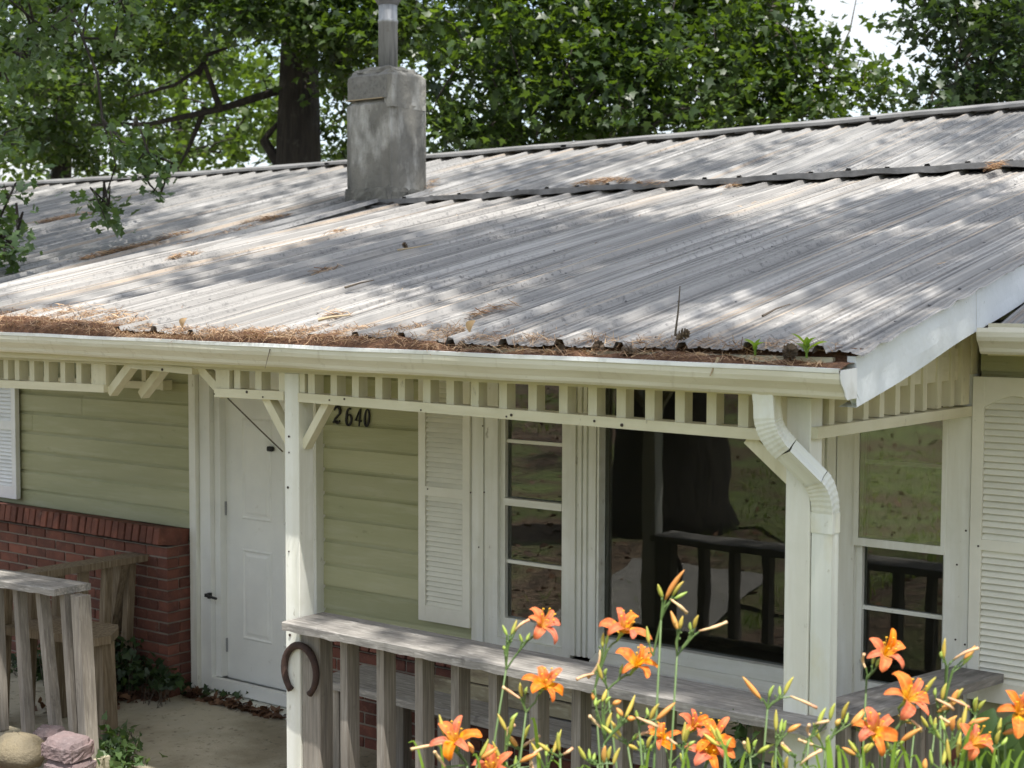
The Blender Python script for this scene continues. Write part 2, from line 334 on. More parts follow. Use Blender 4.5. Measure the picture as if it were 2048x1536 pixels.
def fastmesh(name, V, T, ma, rnd=None, org=None, parent=None, smooth=False):
    """V (n,3), T (m,3) triangles, rnd (n,) per-vertex"""
    o_ = np.array(org if org is not None else V.mean(0), float)
    me = bpy.data.meshes.new(name); me.vertices.add(len(V)); me.vertices.foreach_set('co', (V-o_).astype(np.float32).ravel())
    me.loops.add(T.size); me.loops.foreach_set('vertex_index', T.astype(np.int32).ravel())
    me.polygons.add(len(T)); me.polygons.foreach_set('loop_start', np.arange(0, T.size, 3, dtype=np.int32))
    if smooth: me.polygons.foreach_set('use_smooth', np.ones(len(T), bool))
    me.update(calc_edges=True)
    if rnd is not None:
        a = me.attributes.new('rnd', 'FLOAT', 'POINT'); a.data.foreach_set('value', rnd.astype(np.float32))
    me.materials.append(ma)
    return place(name, me, o_, parent)
def set_rnd(o, v):
    a = o.data.attributes.new('rnd', 'FLOAT', 'POINT'); n = len(o.data.vertices)
    a.data.foreach_set('value', np.full(n, v, np.float32) if np.isscalar(v) else np.asarray(v, np.float32)); return o

# leaf templates: x across, y along, z up
def tmpl(outline, cen, fold=.12):
    v = [(cen[0], cen[1], 0.)] + [(x, y, fold*abs(x) - .10*y*y) for x, y in outline]
    n = len(outline)
    return np.array(v), np.array([(0, 1+i, 1+(i+1) % n) for i in range(n)])
T_MAPLE = tmpl([(0, 0), (.30, .02), (.26, .20), (.55, .42), (.24, .48), (0, 1), (-.24, .48), (-.55, .42), (-.26, .20), (-.30, .02)], (0, .36))
T_OAK = tmpl([(0, 0), (.12, .18), (.30, .34), (.16, .46), (.30, .70), (.10, .80), (0, 1), (-.10, .80), (-.30, .70), (-.16, .46), (-.30, .34), (-.12, .18)], (0, .45))
T_SIMPLE = tmpl([(0, 0), (.34, .34), (.20, .76), (0, 1), (-.20, .76), (-.34, .34)], (0, .45))
T_IVY = tmpl([(0, .08), (.38, -.05), (.42, .38), (.16, .58), (0, 1), (-.16, .58), (-.42, .38), (-.38, -.05)], (0, .35))
def scatter(tm, pos, size, tilt=.6, up=None, heading=None):
    """instances of a leaf template baked to one vertex/triangle soup"""
    tv, tf = tm; n = len(pos)
    h = rng.uniform(0, 2*np.pi, n) if heading is None else heading
    a = rng.normal(0, tilt, n); b = rng.normal(-.25*tilt, tilt, n)
    ch, sh, ca, sa, cb, sb = np.cos(h), np.sin(h), np.cos(a), np.sin(a), np.cos(b), np.sin(b)
    Z = np.zeros(n); O1 = np.ones(n)
    Rz = np.stack([np.stack([ch, -sh, Z], -1), np.stack([sh, ch, Z], -1), np.stack([Z, Z, O1], -1)], 1)
    Ry = np.stack([np.stack([ca, Z, sa], -1), np.stack([Z, O1, Z], -1), np.stack([-sa, Z, ca], -1)], 1)
    Rx = np.stack([np.stack([O1, Z, Z], -1), np.stack([Z, cb, -sb], -1), np.stack([Z, sb, cb], -1)], 1)
    Rm = Rz @ Rx @ Ry
    if np.isscalar(size): size = size*rng.uniform(.5, 1.35, n)
    V = np.einsum('nij,kj->nki', Rm, tv)*size[:, None, None] + pos[:, None, :]
    T = (tf[None] + (np.arange(n)*len(tv))[:, None, None]).reshape(-1, 3)
    r = np.repeat(rng.uniform(0, 1, n), len(tv))
    return V.reshape(-1, 3), T, r
def soup(parts):
    V, T, R_, k = [], [], [], 0
    for v, t, r in parts: V.append(v); T.append(t+k); R_.append(r); k += len(v)
    return np.concatenate(V), np.concatenate(T), np.concatenate(R_)

FZ, YW, YP, YB = -.17, 6.15, 4.65, 5.92      # porch floor, siding face, post face, brick face
# ------------------------------------------------------------------ ground
def gz(X, Y):
    X = np.asarray(X, float); Y = np.asarray(Y, float)
    t = np.clip((4.45-Y)/1.25, 0, 1); t = t*t*(3-2*t); e = np.clip((X+4.9)/1.2, 0, 1); e = e*e*(3-2*e)
    u = np.clip((3.3-Y)/3.3, 0, 1); far = np.clip(-Y-2, 0, 60)*.07
    near = -.20 + .10*t*(1-e) + .50*t*e + .45*u*(.5+.5*e)
    near = near + np.where(Y > 6, 0, far)
    return near + .03*np.sin(X*1.7+.4)*np.cos(Y*1.3)*np.clip((4.3-Y), 0, 1) + .012*np.sin(X*6.1)*np.sin(Y*5.3)
xs = np.concatenate([[-300, -120, -60, -35], np.linspace(-24, 14, 130), [24, 45, 90, 300]])
ys = np.concatenate([[-300, -120, -60], np.linspace(-30, 5.2, 120), [8, 20, 45, 90, 300]])
GX, GY = np.meshgrid(xs, ys, indexing='ij')
g = MB().grid(np.stack([GX, GY, gz(GX, GY)], -1)[:, :, :])
m_ground = mat('leaf_strewn_soil', (.17, .12, .08), .97, [((.055, .036, .026), 5, .40, .64, I3, .8), ((.27, .18, .125), 17, .50, .70, I3, .8), ((.12, .16, .045), .8, .47, .58, I3, .8), ((.30, .24, .15), 11, .54, .70, I3, .6), ((.03, .025, .02), 3.3, .56, .70, I3, .6)], (22, I3, .05), shift=False)
tag(g.build('ground', m_ground, smooth=True, org=(0, 0, 0)), 'leaf strewn yard sloping up in front of the porch', kind='structure')
sl = MB().box(-12.2, -2.2, 4.55, 6.05, -.45, FZ).build('porch_floor', m_slab); tag(sl, 'stained tan concrete floor of the porch', kind='structure')
m_walk = mat('walk_concrete', (.22, .21, .19), .95, [((.30, .28, .25), 3, .4, .68, I3, .8)], (60, I3, .003))
P = np.zeros((12, 2, 3))
for i, y in enumerate(np.linspace(4.55, 1.6, 12)):
    for j, x in enumerate((-6.15, -4.85)): P[i, j] = (x - .25*(4.55-y), y, gz(x-.25*(4.55-y), y)+.05)
wk = MB().grid(P).build('front_walk', m_walk); tag(wk, 'pale concrete walk leading up to the porch opening', kind='structure')

# ------------------------------------------------------------------ house
house = empty('house', (-8, 8.5, -.3), 'single storey house with sage siding, brick base and streaked grey metal roof', 'house')
def part(name, loc, parent): return place(name, None, loc, parent)

# --- brick: shared meshes with small chamfers and uneven faces
def brick_mesh(L, Wd, Hh, k):
    b = MB().cbox(-L/2, L/2, -Wd/2, Wd/2, -Hh/2, Hh/2, .004); v = np.array(b.v) + rng.normal(0, .0011, (len(b.v), 3))
    me = bpy.data.meshes.new('brick'); me.from_pydata(v.tolist(), [], b.f); me.materials.append(m_brick); return me
B_STR = [brick_mesh(.196, .09, .0565, k) for k in range(4)]
B_HALF = [brick_mesh(.09, .09, .0565, k) for k in range(2)]
B_ROW = [brick_mesh(.0565, .235, .105, k) for k in range(4)]
bricks = {'n': 0}
def lay(me, loc, wall, rot=None):
    place('brick', me, loc, wall, rot); bricks['n'] += 1
def jit(): return Euler((random.gauss(0, .006), random.gauss(0, .006), random.gauss(0, .008))).to_matrix()
def brick_wall(x0, x1, ztop, label):
    w = MB().box(x0+.01, x1-.01, YB+.009, YW+.02, FZ-.1, ztop-.113).build('brick_wall', m_mortar, house); w['label'] = label
    zc = ztop - .052; x = x0+.03; c = 0
    while x < x1-.01:                                   # rowlock sill, sloping
        lay(random.choice(B_ROW), (x, YB+.075+random.gauss(0, .003), zc-.004), w, Euler((math.radians(-9), 0, random.gauss(0, .01))).to_matrix()); x += .0668
    z = ztop - .118 - .028; r = 0
    while z > FZ - .03:
        x = x0 - (.1 if r % 2 else .0) + .098
        while x < x1 + .02:
            L = .196; xa, xb = max(x-.098, x0), min(x+.098, x1)
            if xb-xa > .15: lay(random.choice(B_STR), ((xa+xb)/2, YB+.045+random.gauss(0, .0015), z), w, jit())
            elif xb-xa > .05: lay(random.choice(B_HALF), ((xa+xb)/2, YB+.045+random.gauss(0, .0015), z), w, jit())
            x += .2065
        z -= .0672; r += 1
    return w, ztop-.118-.028
bw, z1 = brick_wall(-10.25, -7.17, .872, 'brick base of the wall left of the door')
z, r = z1, 0                                            # return face beside the door
R90 = Matrix.Rotation(math.pi/2, 3, 'Z')
while z > FZ-.03:
    if r % 2: lay(random.choice(B_HALF), (-7.17-.045, YB+.145, z), bw, R90 @ jit()); 
    else: lay(random.choice(B_STR), (-7.17-.047, YB+.152, z), bw, R90 @ jit())
    z -= .0672; r += 1
brick_wall(-6.05, -2.2, .470, 'brick base of the wall under the windows')
brick_wall(-2.185, -.9, .470, 'brick base of the wall right of the porch')

# --- siding boards (drop siding: flat face, cove above)
def siding(x0, x1, ztop, zbot, zref, pitch=.136):
    w = MB().box(x0, x1, YW+.016, YW+.12, zbot, ztop).build('wall', m_green, house)
    k0 = int(math.floor((zbot-zref)/pitch)); k1 = int(math.ceil((ztop-zref)/pitch))
    for k in range(k0, k1):
        za, zb = max(zref+k*pitch, zbot), min(zref+(k+1)*pitch, ztop)
        if zb-za < .02: continue
        zc = max(za+.01, zb-.024)
        prof = [(YW+.018, za), (YW-.002+.003*((k*7) % 3)/3, za+.001), (YW, zc), (YW+.007, zc+.006), (YW+.012, zc+.013), (YW+.013, zb-.001), (YW+.024, zb-.001), (YW+.024, za)]
        cut = random.uniform(x0+.35, x1-.35)
        for xa, xb in (((x0, cut-.0015), (cut+.0015, x1)) if x1-x0 > 1.5 and random.random() < .6 else ((x0, x1),)): MB().prism(prof, 0, xa, xb).build('siding_board', m_green, w)
    return w
siding(-10.2, -7.15, 2.25, .845, 1.637)
siding(-6.06, -4.93, 2.25, .46, 1.041)
siding(-2.23, -.9, 2.25, .46, 1.041)
MB().box(-20, -10.2, YW, YW+.12, -.4, 2.25).build('wall', m_green, house)
MB().box(-.9, 1.0, YW, YW+.12, -.4, 2.25).build('wall', m_green, house)
# dark interior: room shell behind the glazing
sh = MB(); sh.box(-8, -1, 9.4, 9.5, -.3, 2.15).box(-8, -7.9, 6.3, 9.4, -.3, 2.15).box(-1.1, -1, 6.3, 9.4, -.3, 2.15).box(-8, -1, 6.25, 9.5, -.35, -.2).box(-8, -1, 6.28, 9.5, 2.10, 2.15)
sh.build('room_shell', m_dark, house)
MB().box(-20, 1, 11.3, 11.5, -.4, 3.3).build('rear_wall', m_green, house)

# --- door
dr = MB().box(-6.943, -6.15, 6.20, 6.245, -.06, 1.90)
door = dr.build('door', m_door, house)
MB().box(-7.15, -6.06, 6.247, 6.27, -.168, 2.05).build('door_jamb', m_door, house)
def emb(x0, x1, z0, z1):
    b = MB(); y = 6.2; w = .022
    P0 = [(x0, z0), (x1, z0), (x1, z1), (x0, z1)]; q = lambda e: [(x0+e, z0+e), (x1-e, z0+e), (x1-e, z1-e), (x0+e, z1-e)]
    rings = [(q(-.001), y-.0005), (q(.010), y-.007), (q(.020), y-.001), (q(.030), y-.001), (q(.045), y-.006)]
    for pr, yy in rings: b.v += [(p[0], yy, p[1]) for p in pr]
    for i in range(len(rings)-1):
        for k in range(4): b.f.append((i*4+k, i*4+(k+1) % 4, i*4+4+(k+1) % 4, i*4+4+k))
    b.f.append(tuple(range(16, 20))); b.build('door_panel', m_door, door)
for x0, x1 in ((-6.80, -6.54), (-6.45, -6.20)):
    emb(x0, x1, .20, .76); emb(x0, x1, .94, 1.56)
fr = MB().box(-7.15, -7.092, 6.085, 6.2, -.14, 1.95).box(-6.145, -6.06, 6.09, 6.2, -.14, 1.95).box(-7.149, -6.061, 6.092, 6.2, 1.951, 2.05)
fr.build('door_casing', m_white, house)
st = MB().box(-7.088, -6.995, 6.115, 6.16, -.13, 1.93).box(-6.994, -6.15, 6.117, 6.158, -.13, -.055).box(-6.994, -6.15, 6.117, 6.158, 1.85, 1.93).box(-6.993, -6.9435, 6.150, 6.246, -.05, 1.89)
st.build('storm_door_frame', m_door, house)
MB().box(-7.15, -6.06, 6.03, 6.20, -.169, -.14).build('door_sill', m_whitex, house)
hb = MB().box(-7.005, -6.985, 6.095, 6.116, .44, .475).tube([(-7.0, 6.095, .462), (-6.98, 6.075, .462), (-6.90, 6.075, .455)], .008, 6).box(-7.02, -6.99, 6.085, 6.1, .45, .47)
hb.build('door_handle', m_black, house)
for z_h in (.10, .95, 1.72): MB().box(-6.950, -6.938, 6.188, 6.2, z_h, z_h+.085).build('hinge', m_galv, door)
ch = MB().tube([onY(455, 796, 6.10), onY(512, 852, 6.105), onY(565, 903, 6.10)], .0042, 5)
ch.build('door_chain', m_twig, house)
p = onY(542, 898, 6.19); MB().cbox(p[0]-.022, p[0]+.022, 6.17, 6.199, p[2]-.014, p[2]+.016, .006).build('door_knocker', m_black, house)

# --- windows
def window(x0, x1, z0, zt, gx0, gx1, bars, meet, lower_pane=True, dusty=False):
    f = MB().box(x0, gx0-.03, 6.12, 6.21, z0, zt).box(gx1+.012, x1, 6.12, 6.21, z0, zt).box(gx0-.03, gx1+.012, 6.121, 6.21, zt-.06, zt).box(gx0-.03, gx1+.012, 6.119, 6.21, z0, z0+.045)
    w = f.build('window', m_white, house)
    zb = z0+.15
    s_ = MB().box(gx0-.03, gx0, 6.145, 6.2, z0+.045, zt-.06).box(gx1, gx1+.012, 6.145, 6.2, z0+.045, zt-.06).box(gx0, gx1, 6.146, 6.2, z0+.045, zb).box(gx0, gx1, 6.146, 6.2, zt-.10, zt-.06)
    s_.build('sash', m_white, w)
    MB().box(gx0, gx1, 6.132, 6.2, meet[0], meet[1]).build('meeting_rail', m_whitex, w)
    for zc in bars: MB().box(gx0, gx1, 6.160, 6.186, zc-.009, zc+.009).build('muntin', m_whitex, w)
    zz = [zb] + sorted(bars+[sum(meet)/2]) + [zt-.10]
    for a, b in zip(zz[:-1], zz[1:]):
        MB().box(gx0, gx1, 6.171, 6.175, a+.004, b-.004).build('pane', m_glass, w)
    if dusty:
        q = MB().box(gx0-.03, gx0-.006, 6.11, 6.119, meet[1], zt-.03).box(gx1-.0, gx1+.02, 6.11, 6.119, meet[1], zt-.03).box(gx0-.03, gx1+.02, 6.108, 6.12, meet[1]-.035, meet[1])
        q.build('storm_frame', m_white, w)
        MB().box(gx0-.006, gx1, 6.113, 6.116, meet[1], zt-.03).build('storm_pane', m_glassd, w)
    return w
window(-4.852, -4.302, .468, 1.98, -4.735, -4.365, [1.547, .915], (1.213, 1.250))
window(-2.858, -2.362, .45, 1.98, -2.742, -2.374, [1.578, .929], (1.205, 1.245), dusty=True)
pw = MB().box(-4.14, -4.128, 6.12, 6.21, .49, 1.98).box(-3.03, -3.018, 6.12, 6.21, .49, 1.98).box(-4.128, -3.03, 6.13, 6.21, .53, .60).box(-4.128, -3.03, 6.131, 6.21, 1.91, 1.98).build('window', m_whitex, house)
pw['label'] = 'large picture window'
MB().box(-4.128, -3.03, 6.176, 6.181, .60, 1.91).build('pane', m_glass, pw)
MB().prism([(6.06, .478), (6.06, .495), (6.13, .528), (6.2, .528), (6.2, .478)], 0, -4.14, -3.018).build('window_sill', m_whitex, pw)
def fluted(x0, x1, z0, z1):
    b = MB().box(x0, x1, 6.128, 6.21, z0, z1); w = (x1-x0)
    for t, u in ((.0, .2), (.3, .44), (.52, .64), (.74, 1.0)): b.box(x0+w*t, x0+w*u, 6.113, 6.129, z0, z1)
    return b
fluted(-4.298, -4.144, .49, 1.98).build('mullion', m_white, house); fluted(-3.014, -2.862, .49, 1.98).build('mullion', m_white, house)
MB().box(-4.933, -4.856, 6.112, 6.2, .46, 1.98).build('window_casing', m_white, house)
MB().box(-2.358, -2.250, 6.112, 6.2, .44, 1.98).build('window_casing', m_white, house)
MB().box(-4.933, -2.25, 6.10, 6.21, 1.981, 2.25).build('window_header', m_creamx, house)
MB().box(-6.06, -2.25, 6.09, 6.149, .445, .459).build('sill_board', m_whitex, house)

# --- shutters
def shutter(x0, x1, z0, z1, rail, ma, arch=False, pitch=.0262, lab=None):
    s_ = .048; y0, y1 = 6.098, 6.132
    f = MB().box(x0, x0+s_, y0, y1, z0, z1).box(x1-s_, x1, y0, y1, z0, z1).box(x0+s_, x1-s_, y0+.001, y1, z0, z0+.085).box(x0+s_, x1-s_, y0+.001, y1, rail[0], rail[1])
    if arch:
        n = 10; a = []
        for i in range(n+1):
            t = i/n; a.append((x0+s_+(x1-x0-2*s_)*t, z1-.125+.05*math.sin(math.pi*t)))
        f.prism([(x1-s_, z1), (x0+s_, z1)] + a, 1, y0+.001, y1)
    else: f.box(x0+s_, x1-s_, y0+.001, y1, z1-.08, z1)
    f.box(x0+.01, x1-.01, y1-.006, y1-.001, z0+.02, z1-.03)
    o = f.build('shutter', ma, house)
    if lab: o['label'] = lab
    lm = MB().add([(x, y, z) for x in (0, x1-x0-2*s_-.002) for y, z in ((0, 0), (.004, -.003), (.021, pitch*.92), (.017, pitch*.98))], [(0,1,2,3)[::-1], (4,5,6,7), (0,4,5,1), (1,5,6,2), (2,6,7,3), (3,7,4,0)])
    me = bpy.data.meshes.new('louver'); me.from_pydata(lm.v, [], lm.f); me.materials.append(ma)
    for za, zb in ((z0+.085, rail[0]), (rail[1], z1-(.078 if arch else .08))):
        n = int((zb-za)/pitch)
        for i in range(n): place('louver', me, (x0+s_+.001, y0+.006, za+.001+i*(zb-za)/n), o)
    return o
shutter(-5.293, -4.936, .54, 1.975, (1.225, 1.275), m_shut, False)
shutter(-2.243, -1.885, .615, 1.972, (1.250, 1.295), m_shut, True, .0268)
shutter(-9.33, -8.972, .886, 1.975, (1.365, 1.425), m_shutw, False, .0262)

# ------------------------------------------------------------------ roofs
def zP(Y): return 2.118 + .205*(Y-4.58)
RXs = [-20, -17.0, -13.16, -10.87, -9.72, -6.92, -5.26, -3.85, 1.5]; RZs = [3.70, 3.687, 3.652, 3.655, 3.651, 3.680, 3.703, 3.726, 3.77]
YR = 11.4
def ylap(X): return float(np.interp(X, [-8.45, -6.5, -3.0, 1], [8.86, 9.04, 9.20, 9.24]))
def zM(X, Y):
    return 3.128 + (Y-9.2)*(np.interp(X, RXs, RZs)-3.128)/(YR-9.2)
PIT_ = .2613
ribs = [(-.026, 0), (-.014, .024), (.014, .024), (.026, 0), (.062, 0), (.066, .006), (.074, .006), (.078, 0), (.104, 0), (.107, .004), (.113, .004), (.116, 0), (.145, 0), (.148, .004), (.154, .004), (.157, 0), (.184, 0), (.188, .006), (.196, .006), (.200, 0)]
def panel(xr, n, zf, y0, y1, name, ma, parent, ny=16, x0lim=-99, x1lim=99, edge=.004, lift=0., wave=False):
    """n rib periods starting at rib centre xr"""
    px, ph = [], []
    for k in range(n+1):
        for dx, h in (ribs if k < n else ribs[:4]):
            x = xr+k*PIT_+dx
            if x0lim-1e-6 <= x <= x1lim+1e-6: px.append(x); ph.append(h)
    if wave: px.append(x1lim); ph.append(-.004)
    px = np.array(px); ph = np.array(ph)
    Pn = np.zeros((ny, len(px), 3)); ph1, ph2, ph3 = rng.uniform(0, 6, 3); am = rng.uniform(.3, 1)
    for j in range(ny):
        t = j/(ny-1)
        ya = np.array([y0(x) if callable(y0) else y0 for x in px]) + edge*np.sin(px*3.1+ph1)
        yb = np.array([y1(x) if callable(y1) else y1 for x in px])
        yy = ya+(yb-ya)*t
        wv_ = (.0045*np.sin(yy*27+px*3)+.003*np.sin(yy*47))*np.clip((px-(px[-1]-.12))/.12, 0, 1)**2 if wave else 0
        wob = wv_ + .0022*am*np.sin(yy*2.3+ph2+px*2) + .0008*np.sin(yy*7.1+ph3+px*9)
        end = np.exp(-(yy-ya)/.10)
        Pn[j] = np.stack([px+.002*np.sin(yy*2.3+ph3), yy, zf(px, yy)+ph+wob+lift*end*np.maximum(0, np.sin((px-px[0])/(px[-1]-px[0])*np.pi)) + end*.0035*np.sin(px*31+ph2)], -1)
    return MB().grid(Pn).build(name, ma, parent)
deck = MB()
deck.add([(-8.4, 4.66, 1.985), (-2.1, 4.66, 1.985), (-2.1, 6.15, 2.285), (-8.4, 6.15, 2.285), (-8.4, 4.66, 2.10), (-2.1, 4.66, 2.10), (-2.1, 9.0, zP(9.0)-.03), (-8.4, 9.0, zP(9.0)-.03)], [(0,1,2,3), (4,5,6,7)[::-1], (0,4,5,1), (0,3,7,4), (1,5,6,2)])
proof = deck.build('porch_roof', m_soffit, house)
x = -8.47; k = 0; XR_E = -2.075
while x < XR_E-.09:
    n = max(1, min(3, int(round((XR_E-x)/PIT_))))
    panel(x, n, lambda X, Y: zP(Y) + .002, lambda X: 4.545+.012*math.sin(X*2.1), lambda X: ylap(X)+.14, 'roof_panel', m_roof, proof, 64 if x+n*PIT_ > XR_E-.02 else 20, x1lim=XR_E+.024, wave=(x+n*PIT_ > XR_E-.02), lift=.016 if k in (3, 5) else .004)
    x += n*PIT_; k += 1
mroof = MB().add([(-20, 6.0, 2.17), (1.2, 6.0, 2.17), (1.2, YR, 3.55), (-20, YR, 3.55), (1.2, 16.6, 2.0), (-20, 16.6, 2.0)], [(0,1,2,3), (3,2,4,5)]).build('main_roof', m_flash, house)
x = -19.9
while x < 1.0:
    xm = x+.39; low = (x < -8.5) or (x > -2.0)
    ys_ = 5.74 if low else (lambda X: ylap(X)-.0)
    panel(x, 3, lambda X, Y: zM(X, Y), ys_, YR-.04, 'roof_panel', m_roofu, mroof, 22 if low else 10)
    x += 3*PIT_
xg = -19.9
while xg < -2.0: xg += 3*PIT_
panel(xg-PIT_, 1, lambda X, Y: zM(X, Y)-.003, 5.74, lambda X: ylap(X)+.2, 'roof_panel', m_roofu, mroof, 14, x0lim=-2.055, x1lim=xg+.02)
# rear slope
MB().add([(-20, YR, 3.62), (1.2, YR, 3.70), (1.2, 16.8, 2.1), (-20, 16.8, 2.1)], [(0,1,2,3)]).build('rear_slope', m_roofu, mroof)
# step flashing along the lap, ribbed edge lying on the porch roof
fx = np.linspace(-8.62, XR_E-.4, 60); Pn = np.zeros((60, 4, 3))
fx = np.linspace(-8.62, -2.04, 90); Pn = np.zeros((90, 4, 3))
for i, X in enumerate(fx):
    yl = ylap(X); w = .004*math.sin(X*9)+.003*math.sin(X*23); q = zP(yl-.075)+.026+w
    zt = zM(X, yl)+.002+w*.6; Pn[i] = [(X, yl+.03, zt-.028), (X, yl-.012, zt-.028+w), (X, yl-.016, zt+.010), (X, yl+.06, zM(X, yl+.06)-.004)]
MB().grid(Pn).build('lap_flashing', m_flash, proof)
# ridge cap
def ridgecap(x0, x1, dz):
    xs_ = np.linspace(x0, x1, 14); Pc = np.zeros((14, 7, 3))
    for i, X in enumerate(xs_):
        zr = float(np.interp(X, RXs, RZs)); w = .004*math.sin(X*5)
        Pc[i] = [(X, YR-.20, zr-.052+dz+w), (X, YR-.20, zr-.028+dz+w), (X, YR-.04, zr+.006+dz), (X, YR, zr+.016+dz), (X, YR+.04, zr+.006+dz), (X, YR+.16, zr-.020+dz), (X, YR+.165, zr-.034+dz)]
    MB().grid(Pc).build('ridge_cap', m_cap, mroof)
x = -20.; k = 0
while x < 1.2: ridgecap(x, min(x+3.06, 1.2), .042+(.003 if k % 2 else 0)); x += 3.0; k += 1
# screws
sm = MB().lathe([(.006, 0), (.007, .003), (.004, .006)], (0, 0, 0), 6); sme = bpy.data.meshes.new('screw'); sme.from_pydata(sm.v, [], sm.f); sme.materials.append(m_flash)
x = -8.47
while x < -2.1:
    for Y in (4.72, 5.35, 6.0, 6.65, 7.3, 7.95, 8.6):
        if random.random() < .55: place('screw', sme, (x+.05, Y+random.gauss(0, .02), zP(Y)+.002), proof)
    x += PIT_
for X, Y in ((-2.13, 4.72), (-2.13, 5.02), (-2.12, 5.3), (-2.12, 5.6)): place('screw', sme, (X, Y, zP(Y)+.004), proof)

# rake trim on the right gable edge: shallow pan of folded metal with a loose, wavy face
XRK = -2.088
def rake(y0, y1, front):
    n = 26; Pk = np.zeros((n, 5, 3))
    for i in range(n):
        t = i/(n-1); Y = y0+(y1-y0)*t; zt = zP(Y)-.012; zb = (1.944+.215*(Y-4.62)) + .004*math.sin(Y*6)
        if front and i == 0: pass
        w = .004*math.sin(Y*5.1)+.003*math.sin(Y*11+1)
        for j, f in enumerate((0, .33, .66, 1.)): Pk[i, j] = (XRK+.012+w*math.sin(f*3)+.004*f, Y, zt+(zb-zt)*f)
        Pk[i, 4] = (XRK-.05, Y, zb-.001)
    b = MB().grid(Pk)
    if front: b.add([(XRK+.012, y0, zP(y0)-.012), (XRK+.016, y0, 1.985), (XRK+.016, y0+.04, 1.944), (XRK-.02, y0, zP(y0)-.012), (XRK-.02, y0, 1.985), (XRK-.02, y0+.04, 1.944)], [(0, 1, 4, 3), (1, 2, 5, 4)])
    return b
rk = rake(4.580, 5.66, True).build('rake_trim', m_rake, proof); rake(5.662, 7.2, False).build('rake_trim', m_rake, proof); rake(7.202, 9.1, False).build('rake_trim', m_rake, proof)
MB().prism([(4.64, 1.96), (4.64, 2.09), (9.1, zP(9.1)-.03), (9.1, 1.95+.215*4.5)], 0, XRK-.06, XRK-.004).build('rake_board', m_creamy, proof)

# porch gutter (sags slightly toward the left)
def zg(X): return float(np.interp(X, [-10, -6.8, -4.3, -2.6, -2.1], [2.128, 2.113, 2.089, 2.076, 2.069]))
YG = 4.578
prof = [(YG, .0), (YG, -.100), (YG-.075, -.102), (YG-.086, -.092), (YG-.092, -.078), (YG-.104, -.064), (YG-.118, -.050), (YG-.124, -.034), (YG-.125, -.016)]
lip = [(YG-.125, -.016), (YG-.129, -.014), (YG-.129, .0), (YG-.118, .001), (YG-.118, -.006)]
def sweepx(pf, x0, x1, n=30, wob=.002):
    Pg = np.zeros((n, len(pf), 3))
    for i, X in enumerate(np.linspace(x0, x1, n)):
        for j, (y, z) in enumerate(pf): Pg[i, j] = (X, y+wob*math.sin(X*4.1+1)*(1 if j > 1 else 0), zg(X)+z+wob*.6*math.sin(X*7.7))
    return MB().grid(Pg)
gut = sweepx(prof, -9.6, -2.075, 40).build('gutter', m_gutter, house, smooth=False); gut['label'] = 'debris filled porch gutter'
sweepx(lip, -9.6, -2.075, 40).build('gutter_lip', m_gutlip, gut)
ce = MB().prism([(y, zg(-2.07)+z) for y, z in prof] + [(YG-.118, zg(-2.07)-.004)], 0, -2.0745, -2.0705).build('end_cap', m_gutlip, gut)
MB().box(-9.6, -2.16, 4.58, 4.60, 1.975, 2.10).build('fascia_board', m_creamx, house)
# main eave gutter right of the porch
g2 = MB().prism([(5.75+y-YG, 2.185+z) for y, z in prof[:]] + [(5.75-.118, 2.185), (5.75-.110, 2.180), (5.75-.114, 2.17), (5.75-.080, 2.10), (5.75-.006, 2.095), (5.75-.004, 2.18)], 0, -2.06, 1.2).build('gutter', m_gutter, house); g2['label'] = 'main eave gutter right of the porch'
MB().box(-2.06, 1.2, 5.752, 5.775, 2.075, 2.20).build('fascia_board', m_creamx, house)
MB().box(-2.06, 1.2, 5.775, 6.15, 2.115, 2.13).build('soffit', m_soffit, house)
MB().box(-20, -8.5, 5.76, 5.8, 2.02, 2.16).build('fascia_board', m_creamx, house)

# --- porch posts, beam, lattice
MB().box(-9.6, -2.22, 4.648, 4.735, 1.958, 2.085).build('beam', m_creamx, house)
MB().box(-2.36, -2.272, 4.737, 6.12, 1.962, 2.09).build('beam', m_creamy, house)
def post(x0, x1, z0=FZ):
    b = MB().cbox(x0, x1, 4.65, 4.742, z0, 1.957, .003); return b.build('porch_post', m_creamz if 0 else m_white, house)
post(-4.822, -4.733); post(-2.361, -2.270); post(-7.28, -7.19)
def rail(xa, xb, za, zb, h=.040, y0=4.645, y1=4.725, name='lattice_rail'):
    return MB().add([(x, y, z+dz) for x, z in ((xa, za), (xb, zb)) for y, dz in ((y0, 0), (y1, 0), (y1, h), (y0, h))], [(0,1,2,3), (7,6,5,4), (0,4,5,1), (1,5,6,2), (2,6,7,3), (3,7,4,0)]).build(name, m_creamx, lat)
def slat(x, w=.040, z0=1.84, z1=1.957, y0=4.662, y1=4.718): MB().box(x, x+w, y0, y1, z0, z1).build('slat', m_creamz, lat)
lat = part('lattice_frieze', (-3.5, 4.65, 1.8), house)
rail(-4.732, -2.362, 1.833, 1.800)
zr_ = lambda X: np.interp(X, [-4.732, -2.36], [1.872, 1.839])
for X in (-4.685, -4.548, -4.421, -4.287, -4.158, -4.02, -3.895, -3.767, -3.623, -3.479, -3.332, -3.196, -3.068, -2.942, -2.814, -2.683, -2.556): slat(X, .040+random.gauss(0, .001), zr_(X)+.0005)
MB().box(-4.732, -4.700, 4.656, 4.72, 1.874, 1.957).build('slat', m_creamz, lat); MB().box(-2.402, -2.362, 4.656, 4.72, 1.842, 1.957).build('slat', m_creamz, lat)
def brace(a, b, w=.042, d=.05, y=4.70): MB().beam((a[0], y, a[1]), (b[0], y, b[1]), d, w, up=(0, 0, 1)).build('brace', m_creamz, lat)
